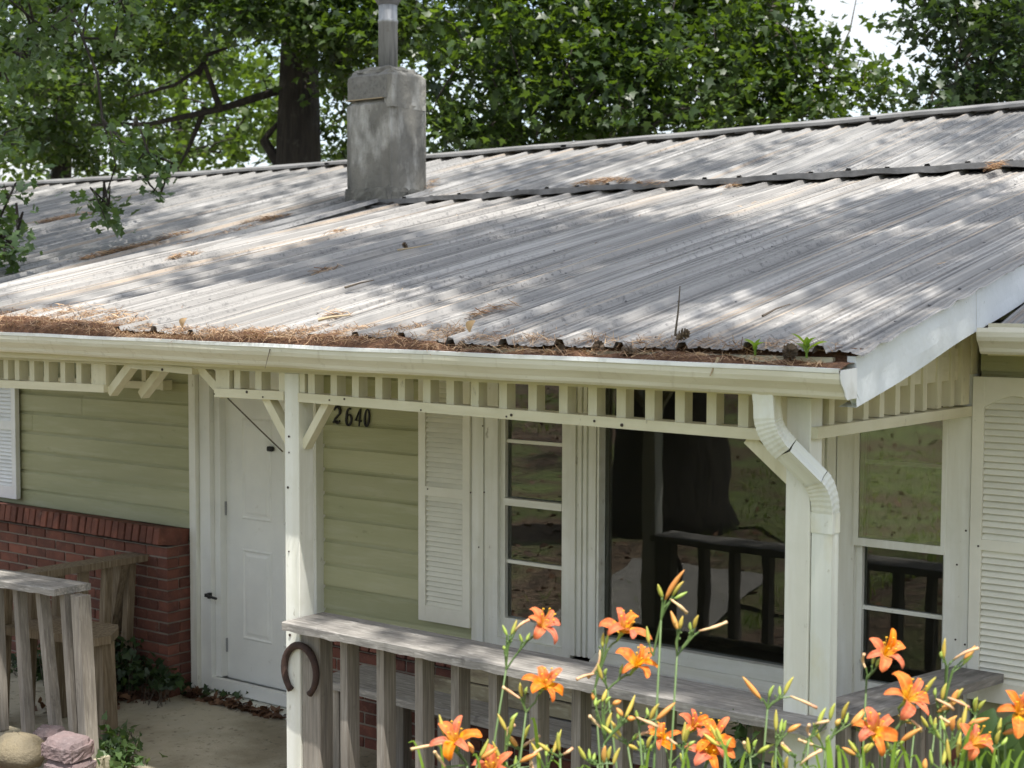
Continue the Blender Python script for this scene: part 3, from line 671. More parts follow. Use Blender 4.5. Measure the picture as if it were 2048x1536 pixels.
brace((-4.592, 1.835), (-4.738, 1.632), .036, .045); brace((-2.525, 1.803), (-2.345, 1.66), .045)
lat = part('lattice_frieze', (-6.5, 4.65, 1.8), house)
rail(-7.19, -6.09, 1.806, 1.818); rail(-5.278, -4.823, 1.832, 1.836)
for X in (-7.06, -6.955, -6.855, -6.725, -6.60, -6.462, -6.33): slat(X, .040, 1.852)
for X in (-5.16, -5.02): slat(X, .040, 1.875)
MB().box(-6.20, -6.085, 4.655, 4.72, 1.857, 1.957).build('slat', m_creamz, lat); MB().box(-5.278, -5.185, 4.655, 4.72, 1.873, 1.957).build('slat', m_creamz, lat)
MB().box(-4.862, -4.823, 4.656, 4.72, 1.876, 1.957).build('slat', m_creamz, lat)
brace((-6.095, 1.815), (-5.90, 1.985)); brace((-5.255, 1.84), (-5.455, 1.99)); brace((-4.975, 1.84), (-4.825, 1.645), y=4.70)
MB().beam((-6.015, 4.83, 1.80), (-5.82, 4.83, 1.97), .05, .042, up=(0, 0, 1)).build('brace', m_creamz, lat)
rail(-5.90, -5.43, 1.945, 1.930, .032)
# wall rail with stub slats seen behind the entrance
rail(-9.3, -7.33, 1.70, 1.715, .045, 6.04, 6.085)
MB().box(-7.345, -7.32, 6.03, 6.10, 1.712, 1.772).build('slat', m_creamz, lat)
x = -9.2
while x < -7.45: slat(x, .04, 1.76, 2.0, 6.05, 6.08); x += .165
# end frieze, running back to the wall
lat = part('lattice_frieze', (-2.25, 5.4, 1.8), house)
MB().add([(X, Y, z) for Y, z in ((4.655, 1.818), (6.11, 1.808)) for X, z in ((-2.315, z), (-2.245, z), (-2.245, z+.040), (-2.315, z+.040))], [(0,1,2,3), (7,6,5,4), (0,4,5,1), (1,5,6,2), (2,6,7,3), (3,7,4,0)]).build('lattice_rail', m_creamy, lat)
def eslat(Y): MB().box(-2.315, -2.262, Y, Y+.042, 1.857, 1.90+.21*(Y-4.4)).build('slat', m_creamz, lat)
for Y in (4.775, 4.925, 5.06, 5.20, 5.345, 5.485, 5.61, 5.76, 5.90): eslat(Y)
MB().box(-2.325, -2.255, 6.0, 6.09, 1.857, 2.22).build('slat', m_creamz, lat)
MB().box(-2.30, -2.27, 4.75, 6.05, 2.0, 2.06).build('tie_board', m_creamy, lat)

# --- downspout
dsp = part('downspout', (-2.3, 4.6, 0), house)
def duct(pts, name, w=.078, d=.060, wide=(1, 0, 0), crimp=0):
    """rectangular pipe with two flutes per face along a path"""
    pts = [np.array(p, float) for p in pts]; n = len(pts); ringp = []
    def face(a, b, k=5):
        return [a+(b-a)*i/k for i in range(k)]
    c = [np.array(q, float) for q in ((-.5, -.5), (.5, -.5), (.5, .5), (-.5, .5))]
    for i in range(4): ringp += face(c[i], c[(i+1) % 4])
    Pd = np.zeros((n, len(ringp)+1, 3))
    for i, p in enumerate(pts):
        t = pts[min(i+1, n-1)]-pts[max(i-1, 0)]; t /= np.linalg.norm(t); wv = np.array(wide, float); wv -= t*(wv@t); wv /= np.linalg.norm(wv); dv = np.cross(wv, t)
        cz = 1 - (.035 if crimp and i % 2 else 0)
        for j, q in enumerate(ringp):
            k = j % 5; fl = .93 if k in (2, 3) else 1.0
            qq = q.copy()
            if abs(abs(q[0])-.5) < 1e-6 and k: qq[0] *= fl
            if abs(abs(q[1])-.5) < 1e-6 and k: qq[1] *= fl
            Pd[i, j] = p + wv*qq[0]*w*cz + dv*qq[1]*d*cz
        Pd[i, -1] = Pd[i, 0]
    return MB().grid(Pd).build(name, m_down, dsp)
A = onY(1533, 786, 4.53); Bp = onY(1536, 835, 4.53); Dp = onY(1648, 975, 4.665); Ep = onY(1651, 1030, 4.69)
def bez(p0, p1, p2, n): return [(1-t)**2*p0+2*t*(1-t)*p1+t*t*p2 for t in np.linspace(0, 1, n)]
C1 = onY(1540, 862, 4.535); C2 = onY(1572, 898, 4.565); D1 = onY(1632, 958, 4.645); D2 = onY(1652, 982, 4.675)
duct([A, (A+Bp)/2] + bez(Bp, C1+(0, 0, -.01), C2, 17), 'elbow', crimp=1)
duct([C2, (C2+D1)/2, D1+(D1-C2)*.02], 'offset_pipe', .074, .056)
duct(bez(D1, D2, Ep, 15), 'elbow', crimp=1)
duct([Ep+(0, 0, .01), Ep+(0, 0, -.06)], 'collar', .080, .062)
duct([Ep+(0, 0, -.05), Ep+(0, 0, -.7), (Ep[0], Ep[1], .2)], 'lower_pipe', .074, .056)

# --- nails and dents on the woodwork
nm = MB().lathe([(.0045, 0), (.0045, .002)], (0, 0, 0), 6); nme = bpy.data.meshes.new('nail'); nme.from_pydata(nm.v, [], nm.f); nme.materials.append(m_nail)
RX = Matrix.Rotation(math.pi/2, 3, 'X')
for x, y in ((578, 905), (578, 873), (576, 975), (578, 1103), (580, 1270), (690, 798), (843, 820), (1014, 833), (1024, 830), (1245, 850), (660, 800), (430, 788), (495, 784), (527, 794), (326, 739), (1190, 842)):
    p = onY(x, y, 4.648); s_ = random.uniform(.8, 1.6); place('nail', nme, (p[0], p[1] if y > 820 and x < 600 else 4.6445, p[2]), house, RX @ Matrix.Scale(s_, 3))
for x, y in ((963, 852), (966, 985), (1912, 1130), (1930, 1062), (1928, 1290), (1909, 1280), (1957, 1092), (955, 1095), (942, 985), (856, 978)):
    p = onY(x, y, 6.1); place('nail', nme, (p[0], 6.0975 if x in (942, 856, 1957) else 6.111, p[2]), house, RX)

# --- chimney
chm = part('chimney', (-8.24, 9.12, 3.0), house)
def rough_box(x0, x1, y0, y1, z0, z1, nx, ny, nz_, amp, rc=.0, seed=0):
    r_ = np.random.default_rng(seed); b = MB()
    def shell(u, v, fn):
        return np.array([[fn(a, c) for c in v] for a in u])
    pts = {}
    def J(p):
        k = tuple(np.round(p, 4))
        if k not in pts:
            q = np.array(p, float)
            ex = min(q[0]-x0, x1-q[0]); ey = min(q[1]-y0, y1-q[1]); et = z1-q[2]
            if rc:
                cx, cy_ = (x0+x1)/2, (y0+y1)/2
                for a_, b_, e1, e2 in ((0, 1, ex, ey),):
                    if ex < rc and ey < rc: q[0] += (cx-q[0])*.10*(1-ex/rc); q[1] += (cy_-q[1])*.10*(1-ey/rc)
                if et < rc and (ex < rc or ey < rc):
                    f = (1-et/rc)*(1-min(ex, ey)/rc); q[2] -= .03*f; q[0] += (cx-q[0])*.10*f; q[1] += (cy_-q[1])*.10*f
            pts[k] = q + r_.normal(0, amp, 3)
        return pts[k]
    X, Y, Z = np.linspace(x0, x1, nx), np.linspace(y0, y1, ny), np.linspace(z0, z1, nz_)
    b.grid(np.array([[J((x, y0, z)) for x in X] for z in Z])); b.grid(np.array([[J((x, y1, z)) for x in X[::-1]] for z in Z]))
    b.grid(np.array([[J((x1, y, z)) for y in Y] for z in Z])); b.grid(np.array([[J((x0, y, z)) for y in Y[::-1]] for z in Z]))
    b.grid(np.array([[J((x, y, z1)) for x in X] for y in Y]))
    return b
rough_box(-8.535, -8.008, 8.9, 9.38, 2.9, 3.88, 12, 12, 20, .0016, .05, 3).build('parged_shaft', m_conc, chm)
rough_box(-8.528, -8.02, 8.904, 9.365, 3.876, 4.105, 10, 10, 6, .0014, .05, 4).build('top_block', m_conc2, chm)
rough_box(-8.10, -8.006, 8.893, 9.352, 3.80, 4.10, 4, 10, 8, .0016, .04, 9).build('parging_patch', m_conc, chm)
rough_box(-8.50, -8.03, 8.92, 9.34, 4.098, 4.135, 9, 9, 3, .006, .06, 5).build('mortar_cap', m_conc, chm)
rough_box(-8.545, -8.0, 8.892, 9.368, 2.95, 3.20, 14, 14, 8, .004, .04, 16).build('stained_footing', m_foot, chm)
rough_box(-8.57, -7.965, 8.86, 9.39, 2.95, 3.045, 9, 9, 4, .006, .0, 6).build('base_tar', m_tar, chm)
MB().box(-8.50, -8.10, 8.8992, 8.93, 3.872, 3.879).build('mortar_joint', m_straw, chm)
MB().lathe([(.078, 0), (.078, .40), (.082, .40), (.082, .425), (.076, .43), (.075, .9)], (-8.235, 9.12, 4.10), 20).build('flue_pipe', m_galv, chm, smooth=True)
MB().lathe([(.080, 0), (.112, .05), (.118, .09), (.078, .07)], (-8.235, 9.12, 4.645), 18).build('storm_collar', m_flash, chm)
MB().lathe([(.10, 0), (.19, .05), (.19, .08), (.02, .20)], (-8.235, 9.12, 4.98), 18).build('flue_cap', m_rust, chm)
rough_box(-8.62, -7.98, 8.80, 8.90, 2.985, 3.012, 8, 3, 2, .003).build('chimney_flashing', m_flash, chm)

# ------------------------------------------------------------------ railings and benches
def wbox(b, x0, x1, y0, y1, z0, z1): return b.cbox(x0, x1, y0, y1, z0, z1, .003)
rr = empty('porch_railing', (-3.5, 4.65, FZ), 'long weathered grey porch railing between the two white posts', 'railing', 'weathered porch railings')
P = np.zeros((24, 5, 3))
def board_x(x0, x1, y0, y1, zt, th, n=24, seed=0, warp=.003):
    r_ = np.random.default_rng(seed); xs_ = np.linspace(x0, x1, n); b = MB(); ring = []
    Pq = np.zeros((n, 7, 3))
    for i, X in enumerate(xs_):
        w = r_.normal(0, warp, 4); z = zt(X) if callable(zt) else zt
        Pq[i] = [(X, y0+w[0], z-th+w[1]*.6), (X, y0+w[0]*.8, z-.004), (X, y0+.006+w[0], z+.0), (X, y1-.004+w[2]*.3, z), (X, y1+w[2]*.3, z-.006), (X, y1, z-th), (X, y0+w[0], z-th+w[1]*.6)]
    b.grid(Pq); k = len(b.v)
    b.f += [tuple(range(6))[::-1], tuple(range((n-1)*7, (n-1)*7+6))]
    return b
board_x(-4.728, -2.20, 4.535, 4.80, lambda X: np.interp(X, [-4.73, -2.2], [.874, .862]), .038, 60, 2, .0025).build('top_board', m_woodx, rr)
for X in (-4.458, -4.244, -4.028, -3.838, -3.638, -3.435, -3.244, -3.05, -2.86, -2.66, -2.50):
    b = MB(); dx = random.gauss(0, .004); b.beam((X+.02, 4.66, FZ), (X+.02+dx, 4.66, .834), .042, .075, up=(0, 1, 0)); b.build('baluster', m_wood, rr)
MB().cbox(-4.731, -4.62, 4.66, 4.745, FZ, .834, .004).build('end_post', m_wood, rr)
er = empty('porch_railing', (-2.2, 5.4, FZ), 'short grey end railing running from the corner post back to the wall', 'railing', 'weathered porch railings')
MB().add([(X, Y, z+d) for Y, z, xa, xb in ((4.81, .845, -2.36, -2.145), (6.09, .745, -2.30, -2.085)) for X, d in ((xa, -.036), (xb, -.036), (xb, 0), (xa, 0))], [(0,1,2,3), (7,6,5,4), (0,4,5,1), (1,5,6,2), (2,6,7,3), (3,7,4,0)]).build('top_board', m_woody, er)
for Y in (4.9, 5.1, 5.3, 5.5, 5.7, 5.9): MB().box(-2.26, -2.20, Y, Y+.045, FZ, .79-.07*(Y-4.81)-.02).build('baluster', m_wood, er)
MB().box(-2.275, -2.19, 4.79, 4.80+.04, FZ, .80).build('baluster', m_wood, er)
# left front railing, leaning
LRX = float(onY(182, 1178, 4.79)[0]); pT = onY(168, 1200, 4.66); pB = onY(186, 1500, 4.66)
lr = empty('porch_railing', (-6.6, 4.62, -.05), 'leaning grey front railing left of the entrance, standing on the kerb', 'railing', 'weathered porch railings')
board_x(-7.9, LRX, 4.565, 4.79, lambda X: np.interp(X, [-7.9, -6.17], [.775, .812]), .036, 30, 5, .0025).build('top_board', m_woodx, lr)
def lean(xa, xb, za, zb, w, d, y=4.66): MB().beam((xa, y, za), (xb, y-.0, zb), w, d, up=(0, 1, 0)).build('baluster', m_wood, lr)
for xa, xb in ((-6.80, -6.865), (-6.55, -6.665), (-6.385, -6.455)): lean(xa+.02, xb+.02, -.05, .772, .040, .058)
for X in (-7.02, -7.2, -7.4, -7.6): lean(X, X-.03, -.05, .765, .040, .055)
MB().beam((pB[0]-.02, 4.655, -.09), (pT[0]-.02, 4.655, .774), .062, .075, up=(0, 1, 0)).build('end_post', m_wood, lr)
MB().beam((pB[0]-.075, 4.67, -.05), (pT[0]-.075, 4.67, .772), .03, .05, up=(0, 1, 0)).build('baluster', m_wood, lr)
kb = MB().box(-9.0, -6.2, 4.56, 4.74, -.3, -.055).build('kerb', m_slab); tag(kb, 'low concrete kerb under the left front railing', kind='structure')
# bench left with leaning back
bl = empty('porch_bench', (-7.5, 5.5, FZ), 'brown worn porch bench with a clipped corner seat left of the door', 'bench', 'porch benches')
zs = .42; poly = [tuple(onZ(x, y, zs)[:2]) for x, y in ((-60, 1244), (85, 1264), (190, 1277), (222, 1271), (237, 1256), (236, 1249), (85, 1229), (-60, 1205))]
MB().prism(poly[::-1], 2, zs-.045, zs).build('seat', m_woodb, bl)
lx = onZ(206, 1485, FZ); MB().beam((lx[0]-.02, lx[1]+.05, FZ), (lx[0]-.06, lx[1]+.06, zs-.045), .075, .085, up=(0, 1, 0)).build('leg', m_woodb, bl)
MB().beam((-7.35, 5.25, FZ), (-7.35, 5.25, zs-.045), .08, .08, up=(0, 1, 0)).build('leg', m_woodb, bl)
sr = empty('porch_railing', (-7.5, 5.5, FZ), 'worn brown side railing slanting from the brick wall behind the left bench', 'railing', 'weathered porch railings')
pA = onX(312, 1108, -7.42); pB = onX(-40, 1166, -7.42)
b = MB(); pm = (pA+pB)/2
b.beam(pA+(0, -.0, .0), pB, .15, .04); b.build('top_board', m_woodb, sr)
MB().beam((-7.735, 5.86, FZ), (-7.43, 5.80, .69), .085, .085, up=(0, 1, 0)).build('end_post', m_woodb, sr)
for t in (.16, .30, .44, .58, .72, .86):
    p = pA+(pB-pA)*t; MB().beam((p[0]-.07, p[1], FZ), (p[0], p[1], p[2]-.02), .05, .05, up=(0, 1, 0)).build('baluster', m_woodb, sr)
# bench right, along the wall
br_ = empty('porch_bench', (-4, 5.5, FZ), 'long grey plank bench along the brick wall behind the right railing', 'bench', 'porch benches')
board_x(-5.42, -2.5, 5.44, 5.80, lambda X: np.interp(X, [-5.42, -3.76], [.332, .300]), .042, 30, 8, .002).build('seat', m_woodx, br_)
MB().cbox(-5.36, -5.28, 5.46, 5.54, FZ, .29, .003).build('leg', m_wood, br_); MB().cbox(-4.62, -4.54, 5.46, 5.54, FZ, .27, .003).build('leg', m_wood, br_); MB().cbox(-3.4, -3.32, 5.46, 5.54, FZ, .26, .003).build('leg', m_wood, br_)
MB().cbox(-5.13, -5.07, 5.72, 5.79, FZ, .285, .003).build('leg', m_wood, br_)
zz = .31
for i, h in enumerate((.078, .082, .085)):
    board_x((-4.84, -4.66, -4.66)[i], -2.55, 5.66+.012*i, 5.70+.012*i, zz+h, h-.006, 20, 11+i, .002).build('back_plank', m_plank, br_); zz += h+.003

# ------------------------------------------------------------------ horseshoe and house numbers
hs = MB(); pts = []
c = onY(598, 1340, 4.645); a_ = .098; b_ = .105
for t in np.linspace(-.30*math.pi, 1.30*math.pi, 26):
    rx = .100; rz = .115
    pts.append((c[0]+.018+rx*math.cos(t)*(1 if abs(math.cos(t)) > 2 else 1), 4.634, c[2]+.0+rz*math.sin(t)))
rad = [.013+.004*math.sin(math.pi*i/25) for i in range(26)]; rad[0] = rad[-1] = .016
ho = hs.tube(pts, rad, 8).build('horseshoe', m_rust, smooth=True); tag(ho, 'rusty brown horseshoe nailed on the left white porch post', 'horseshoe')
def arc(cx, cz, rx, rz, a0, a1, n=12): return [(cx+rx*math.cos(math.radians(a0+(a1-a0)*i/n)), cz+rz*math.sin(math.radians(a0+(a1-a0)*i/n))) for i in range(n+1)]
DIG = {'2': [arc(.5, .70, .40, .28, 170, -35) + [(.30, .28), (.06, .04)], [(.04, .05), (.35, .09), (.70, .03), (.94, .16)]],
       '6': [arc(.50, .62, .40, .36, 60, 180, 10) + arc(.50, .32, .40, .30, 180, 540, 20)],
       '4': [[(.66, .0), (.66, 1.0), (.05, .32), (.96, .32)]],
       '0': [arc(.5, .5, .36, .48, 90, 450, 26)]}
words_ = {'2': 'bold black numeral two, leftmost digit of the house number', '6': 'black metal numeral six with a closed loop on the siding', '4': 'black metal numeral four with crossed strokes on the siding', '0': 'black metal numeral zero, rightmost digit nearest the shutter'}
for i, d_ in enumerate('2640'):
    x0, y0_ = ((667, 846), (692, 850), (711, 852), (728, 852))[i]; o = onY(x0, y0_, 6.145); w = (.056, .050, .050, .047)[i]; h = .098
    b = MB()
    for st_ in DIG[d_]:
        n = len(st_)
        rad = [.0035+.0055*abs(math.sin(math.pi*(k+.5)/n))*(1.15 if d_ == '2' else .8) for k in range(n)]
        b.tube([(o[0]+px*w+.010*pz, 6.139, o[2]+pz*h) for px, pz in st_], rad, 6)
    tag(b.build('house_number', m_black), words_[d_], 'house number', 'house number digits')

# ------------------------------------------------------------------ litter in the gutter and on the roof
def strips(pos, L, w, direc, zt=.15):
    n = len(pos); d = direc/np.linalg.norm(direc, axis=1, keepdims=True); s_ = np.cross(d, np.array([0, 0, 1.])+rng.normal(0, .3, (n, 3))); s_ /= np.linalg.norm(s_, axis=1, keepdims=True)+1e-9
    L = np.asarray(L).reshape(-1, 1); mid = pos + np.array([0, 0, 1])*(L*rng.uniform(-.08, .12, (n, 1)))
    V = np.stack([pos-d*L/2-s_*w/2, pos-d*L/2+s_*w/2, mid-s_*w/2, mid+s_*w/2, pos+d*L/2], 1)
    T = np.array([(0, 1, 3), (0, 3, 2), (2, 3, 4)]); T = (T[None]+(np.arange(n)*5)[:, None, None]).reshape(-1, 3)
    return V.reshape(-1, 3), T, np.repeat(rng.uniform(0, 1, n), 5)
def needles(n, fx_, zf, L=(.04, .10), w=.0023, spread=1.0, rise=.35):
    pos = np.array([fx_() for _ in range(n)]); pos[:, 2] += zf
    an = rng.uniform(0, np.pi, n); d = np.stack([np.cos(an), np.sin(an)*spread, rng.normal(0, rise, n)], 1)
    return strips(pos, rng.uniform(*L, n), w, d)
def pile_h(X):    # litter depth along the gutter, above the lip
    return float(np.interp(X, [-9.6, -7.2, -6.4, -5.95, -5.75, -5.3, -5.1, -4.6, -4.3, -4.05, -3.8, -3.3, -2.9, -2.5, -2.3, -2.15], [.080, .075, .065, .048, .004, .006, .034, .036, .040, .055, .014, .010, .022, .020, .016, .006]))
def pile_w(X): return float(np.interp(X, [-9.6, -7.0, -6.0, -5.7, -5.0, -4.3, -4.0, -3.8, -3.0, -2.1], [.34, .30, .15, .0, .02, .12, .16, .02, .02, .0]))
fxs = np.linspace(-9.6, -2.08, 180); Pm = np.zeros((180, 6, 3))
for i, X in enumerate(fxs):
    h = pile_h(X)+.008*math.sin(X*11)+.006*math.sin(X*29); zl = zg(X); pw_ = pile_w(X)
    Pm[i] = [(X, YG-.119, zl-.012+max(0, h)*.1), (X, YG-.09, zl-.006+h*.6), (X, YG-.05, zl-.002+h), (X, YG+.02, zl+.0+h*1.0), (X, YG+.05+pw_*.6, max(zP(YG+.05+pw_*.6)+.004, zl+h*.8)), (X, YG+.08+pw_, zP(YG+.08+pw_)-.004)]
m_mulch = mat('needle_mulch', (.19, .095, .052), .95, [((.09, .045, .026), 30, .4, .62, I3, .8), ((.40, .24, .13), 60, .52, .7, (1, 2, 2), .8)], (70, I3, .03))
mul = MB().grid(Pm).build('gutter_mulch', m_mulch); tag(mul, 'rust brown needle mulch filling the porch gutter', kind='stuff')
def gp():
    while True:
        X = random.uniform(-9.5, -2.15) if random.random() < .7 else random.uniform(-7.5, -3.8)
        y = random.uniform(-.125, .09+pile_w(X)*1.15); h = pile_h(X); zl = zg(X)
        Y = YG+y; z = max(zP(Y)+.006 if Y > 4.55 else -9, zl-.002+h*(1-abs(y-.0)/.5)) if y > -.09 else zl+.002+h*.5
        if y < -.05 and h < -.01: continue
        return (X, Y, z+random.uniform(0, .012))
V, T, R_ = soup([needles(10500, gp, .0)])
tag(fastmesh('pine_needles', V, T, m_needle, R_), 'loose orange pine needles lying along the porch gutter', kind='stuff')
def drift(p0, p1, wid, n, surf):
    p0 = np.array(p0); p1 = np.array(p1); out = []
    for _ in range(n):
        t = random.betavariate(1.6, 1.6); X, Y = p0+(p1-p0)*t; e = math.sin(math.pi*t)
        X += random.gauss(0, wid*.5*e+.01); Y += random.gauss(0, wid*e+.01); out.append((X, Y, surf(X, Y)+.012+random.uniform(0, .022)*e))
    return np.array(out)
sM_ = lambda X, Y: float(zM(X, Y))+.004
sP_ = lambda X, Y: zP(Y)+.004
def pxP(x, y): q = onP(x, y, (0, 4.58, 2.13), (0, -.205, 1)); return q[:2]
def pxM(x, y): q = onP(x, y, (0, 9.2, 3.10), (0, -.262, 1)); return q[:2]
dr_ = []
for a, b, w, n, sf in ((pxM(480, 468), pxM(580, 445), .05, 420, sM_), (pxM(1150, 380), pxM(1265, 372), .07, 600, sM_), (pxM(870, 365), pxM(860, 395), .03, 120, sM_), (pxP(1440, 378), pxP(1480, 372), .02, 60, sP_),
                       (pxM(70, 460), pxM(190, 437), .10, 700, sM_), (pxM(160, 545), pxM(330, 505), .09, 1000, sM_), (pxM(300, 508), pxM(385, 482), .05, 300, sM_),
                       (pxP(340, 518), pxP(400, 508), .05, 220, sP_), (pxP(630, 548), pxP(680, 540), .04, 120, sP_), (pxP(660, 468), pxP(690, 462), .03, 90, sP_), (pxP(930, 640), pxP(1040, 610), .016, 120, sP_),
                       (pxP(640, 638), pxP(700, 630), .02, 90, sP_), (pxP(80, 612), pxP(300, 640), .05, 300, sP_), (pxM(1980, 352), pxM(2005, 342), .04, 160, sM_), (pxM(1270, 380), pxM(1330, 378), .02, 80, sM_), (np.array([-8.52, 5.8]), np.array([-8.53, 8.2]), .025, 600, sM_)):
    ps = drift(a, b, w*.8, int(n*.6), sf); an = rng.normal(.5, .5, len(ps)); d = np.stack([np.cos(an), np.sin(an), rng.normal(.1, .3, len(ps))], 1)
    dr_.append(strips(ps, rng.uniform(.04, .11, len(ps)), .0042, d))
ps = np.array([(X, Y, zP(Y)+.006) for X, Y in zip(rng.uniform(-8.3, -2.2, 260), rng.uniform(4.7, 8.9, 260))]); an = rng.uniform(0, 6.3, 260)
dr_.append(strips(ps, rng.uniform(.03, .10, 260), .003, np.stack([np.cos(an), np.sin(an), 0*an+.2], 1)))
V, T, R_ = soup(dr_); tag(fastmesh('pine_needles', V, T, m_needle, R_), 'drifts of brown pine needles caught on the roof', kind='stuff')
ps = np.array([(X, Y, gz(X, Y)+.03) for X, Y in zip(rng.uniform(-1.9, -1.2, 60), rng.uniform(5.6, 5.9, 60))]); ps[:, 2] = 2.19+.25*(ps[:, 1]-5.74)+rng.uniform(.0, .05, 60)
V, T, R_ = scatter(T_SIMPLE, ps, .09, .9); tag(fastmesh('roof_leaves', V, T, m_litter, R_), 'dead leaves heaped above the main eave gutter at right', kind='stuff')

# pine cones
def cone_mesh():
    b = MB(); nsc = 46
    b.lathe([(.004, 0), (.013, .012), (.014, .03), (.006, .055)], (0, 0, 0), 8)
    for i in range(nsc):
        t = i/nsc; an = i*2.39996; r = .026*math.sin(math.pi*(.12+.80*t))+.004; z = .004+.058*t
        d = np.array([math.cos(an), math.sin(an), .35+.5*t]); d /= np.linalg.norm(d); s_ = np.array([-math.sin(an), math.cos(an), 0]); p0 = np.array([0, 0, z])
        p1 = p0+d*r; w = .008
        b.add([p0+s_*w*.4, p0-s_*w*.4, p1-s_*w, p1+s_*w, p1+d*.004+(0, 0, .004)], [(0,1,2,3), (3,2,4)])
    me = bpy.data.meshes.new('pine_cone'); me.from_pydata([tuple(v) for v in b.v], [], b.f); me.materials.append(m_cone); return me
CM = cone_mesh()
for x, y, lab, sc_ in ((1128, 695, 'brown pine cone lying in the gutter left of the paler cone cluster', .7), (1277, 698, 'dark open pine cone standing on the gutter mulch mid way along', .85), (1352, 672, 'grey pine cone at the foot of the upright dead stem', .75),
                       (1575, 715, 'dark flattened pine cone between the two green seedlings', .95), (815, 494, 'small grey pine cone lying alone on the lower roof below the chimney', .62), (1186, 690, 'pale broken pine cone leaning on the roof edge above the gutter', .7), (920, 690, 'small pine cone in the gutter under the lifted roof edge', .6)):
    if y < 600: p = onP(x, y, (0, 4.58, 2.15), (0, -.205, 1))
    else: p = onY(x, y, 4.53); 
    o = place('pine_cone', CM, (p[0], p[1], p[2]-.01), None, Euler((random.uniform(.6, 1.6), random.uniform(-.5, .5), random.uniform(0, 6))).to_matrix() @ Matrix.Scale(sc_, 3)); tag(o, lab, 'pine cone', 'pine cones on the roof and gutter')
def twig(pts, r, lab, ma, name='twig'):
    b = MB().tube(pts, [r*(1-.6*i/(len(pts)-1)) for i in range(len(pts))], 5)
    return tag(b.build(name, ma), lab, name.replace('_', ' '), None)
p0 = onY(1350, 672, 4.54); p1 = onY(1360, 572, 4.56); twig([p0, (p0+p1)/2+(.003, 0, 0), p1], .0045, 'thin dead stem standing upright in the gutter', m_twig, 'dead_stem')
def rt(x, y, h=.015): q = onP(x, y, (0, 4.58, 2.12+.02+h), (0, -.205, 1)); return q
twig([rt(636, 640), rt(662, 634, .02), rt(700, 630)], .009, 'pale bark strip lying on the roof above the gutter at left', m_straw, 'bark_strip')
twig([rt(690, 575), rt(720, 566, .02), rt(748, 560, .03)], .006, 'grey twig lying on the sunlit lower roof', m_twig)
twig([rt(1525, 632), rt(1553, 617, .02), rt(1580, 608)], .005, 'small brown twig on the roof above the seedlings', m_twig)
twig([rt(795, 500), rt(830, 495, .02), rt(865, 488)], .006, 'dry twig beside the lone pine cone on the roof', m_straw)
p0 = onY(1437, 715, 4.47); p1 = onY(1420, 752, 4.445); twig([p0, p1], .006, 'pale straw hanging over the gutter lip near the right end', m_straw, 'straw')
p0 = onY(540, 698, 4.45); p1 = onY(530, 737, 4.445); twig([p0, p1], .0022, 'thin dark needle hanging down the gutter front near the left post', m_twig, 'needle')

# seedlings in the gutter
def blade_leaf(b, base, tip, w, up, n=7, cup=.25):
    base = np.array(base); tip = np.array(tip); d = tip-base; L = np.linalg.norm(d); d /= L; up = np.array(up, float); s_ = np.cross(d, up); s_ /= np.linalg.norm(s_); nn = np.cross(s_, d)
    Pq = np.zeros((n, 3, 3))
    for i in range(n):
        t = i/(n-1); wd = w*(math.sin(math.pi*min(1, t*.92+.06))**.8); c_ = base+d*L*t+nn*L*.22*math.sin(math.pi*t*.6)
        Pq[i] = [c_-s_*wd/2+nn*wd*cup, c_, c_+s_*wd/2+nn*wd*cup]
    b.grid(Pq); return b
def seedling(x, y, Y, hgt, lab, n):
    p = onY(x, y, Y); t = empty('seedling', p, lab, 'seedling', 'green seedlings growing in the gutter')
    MB().tube([p, p+(0, 0, hgt*.45)], .004, 5).build('stem', m_sprout, t)
    set_rnd(COL.objects[-1] if 0 else bpy.data.objects[LAST('stem')], .3)
    for k in range(n):
        an = k*2.4+.4; el = random.uniform(.15, 1.15); b = MB(); s0 = p+(0, 0, hgt*random.uniform(.12, .45)); L = hgt*random.uniform(.45, .75)
        blade_leaf(b, s0, s0+np.array([math.cos(an)*math.cos(el), math.sin(an)*math.cos(el), math.sin(el)])*L, L*.42, (0, 0, 1)); o = b.build('leaf', m_sprout, t, smooth=True); set_rnd(o, random.random())
def LAST(n):
    return sorted((o.name for o in bpy.data.objects if o.name.split('.')[0] == n), key=lambda s: int(s.split('.')[1]) if '.' in s else 0)[-1]
seedling(1510, 712, 4.52, .078, 'yellow green seedling sprouting from the gutter, left of the taller one', 6)
seedling(1613, 716, 4.52, .098, 'taller green seedling with broad leaves near the gutter end', 7)
p = onY(1428, 716, 4.5)
# crumpled yellow leaves
for x, y, lab in ((945, 655, 'crumpled pale yellow leaf standing at the roof edge above the gutter'), (370, 648, 'curled yellow leaf at the lifted roof edge, left part of the gutter'), (1398, 714, 'flat yellow leaf on the mulch at the gutter lip')):
    p = onY(x, y, 4.55); b = MB(); L = .05
    blade_leaf(b, p+(-.012, 0, -.02), p+(.016, .01, .024) if y < 700 else p+(.04, 0, .005), .04, (0, -1, .3), 8, .5); o = b.build('yellow_leaf', m_needle, smooth=True); set_rnd(o, 1.25); tag(o, lab, 'dead leaf', 'yellow leaves along the gutter')

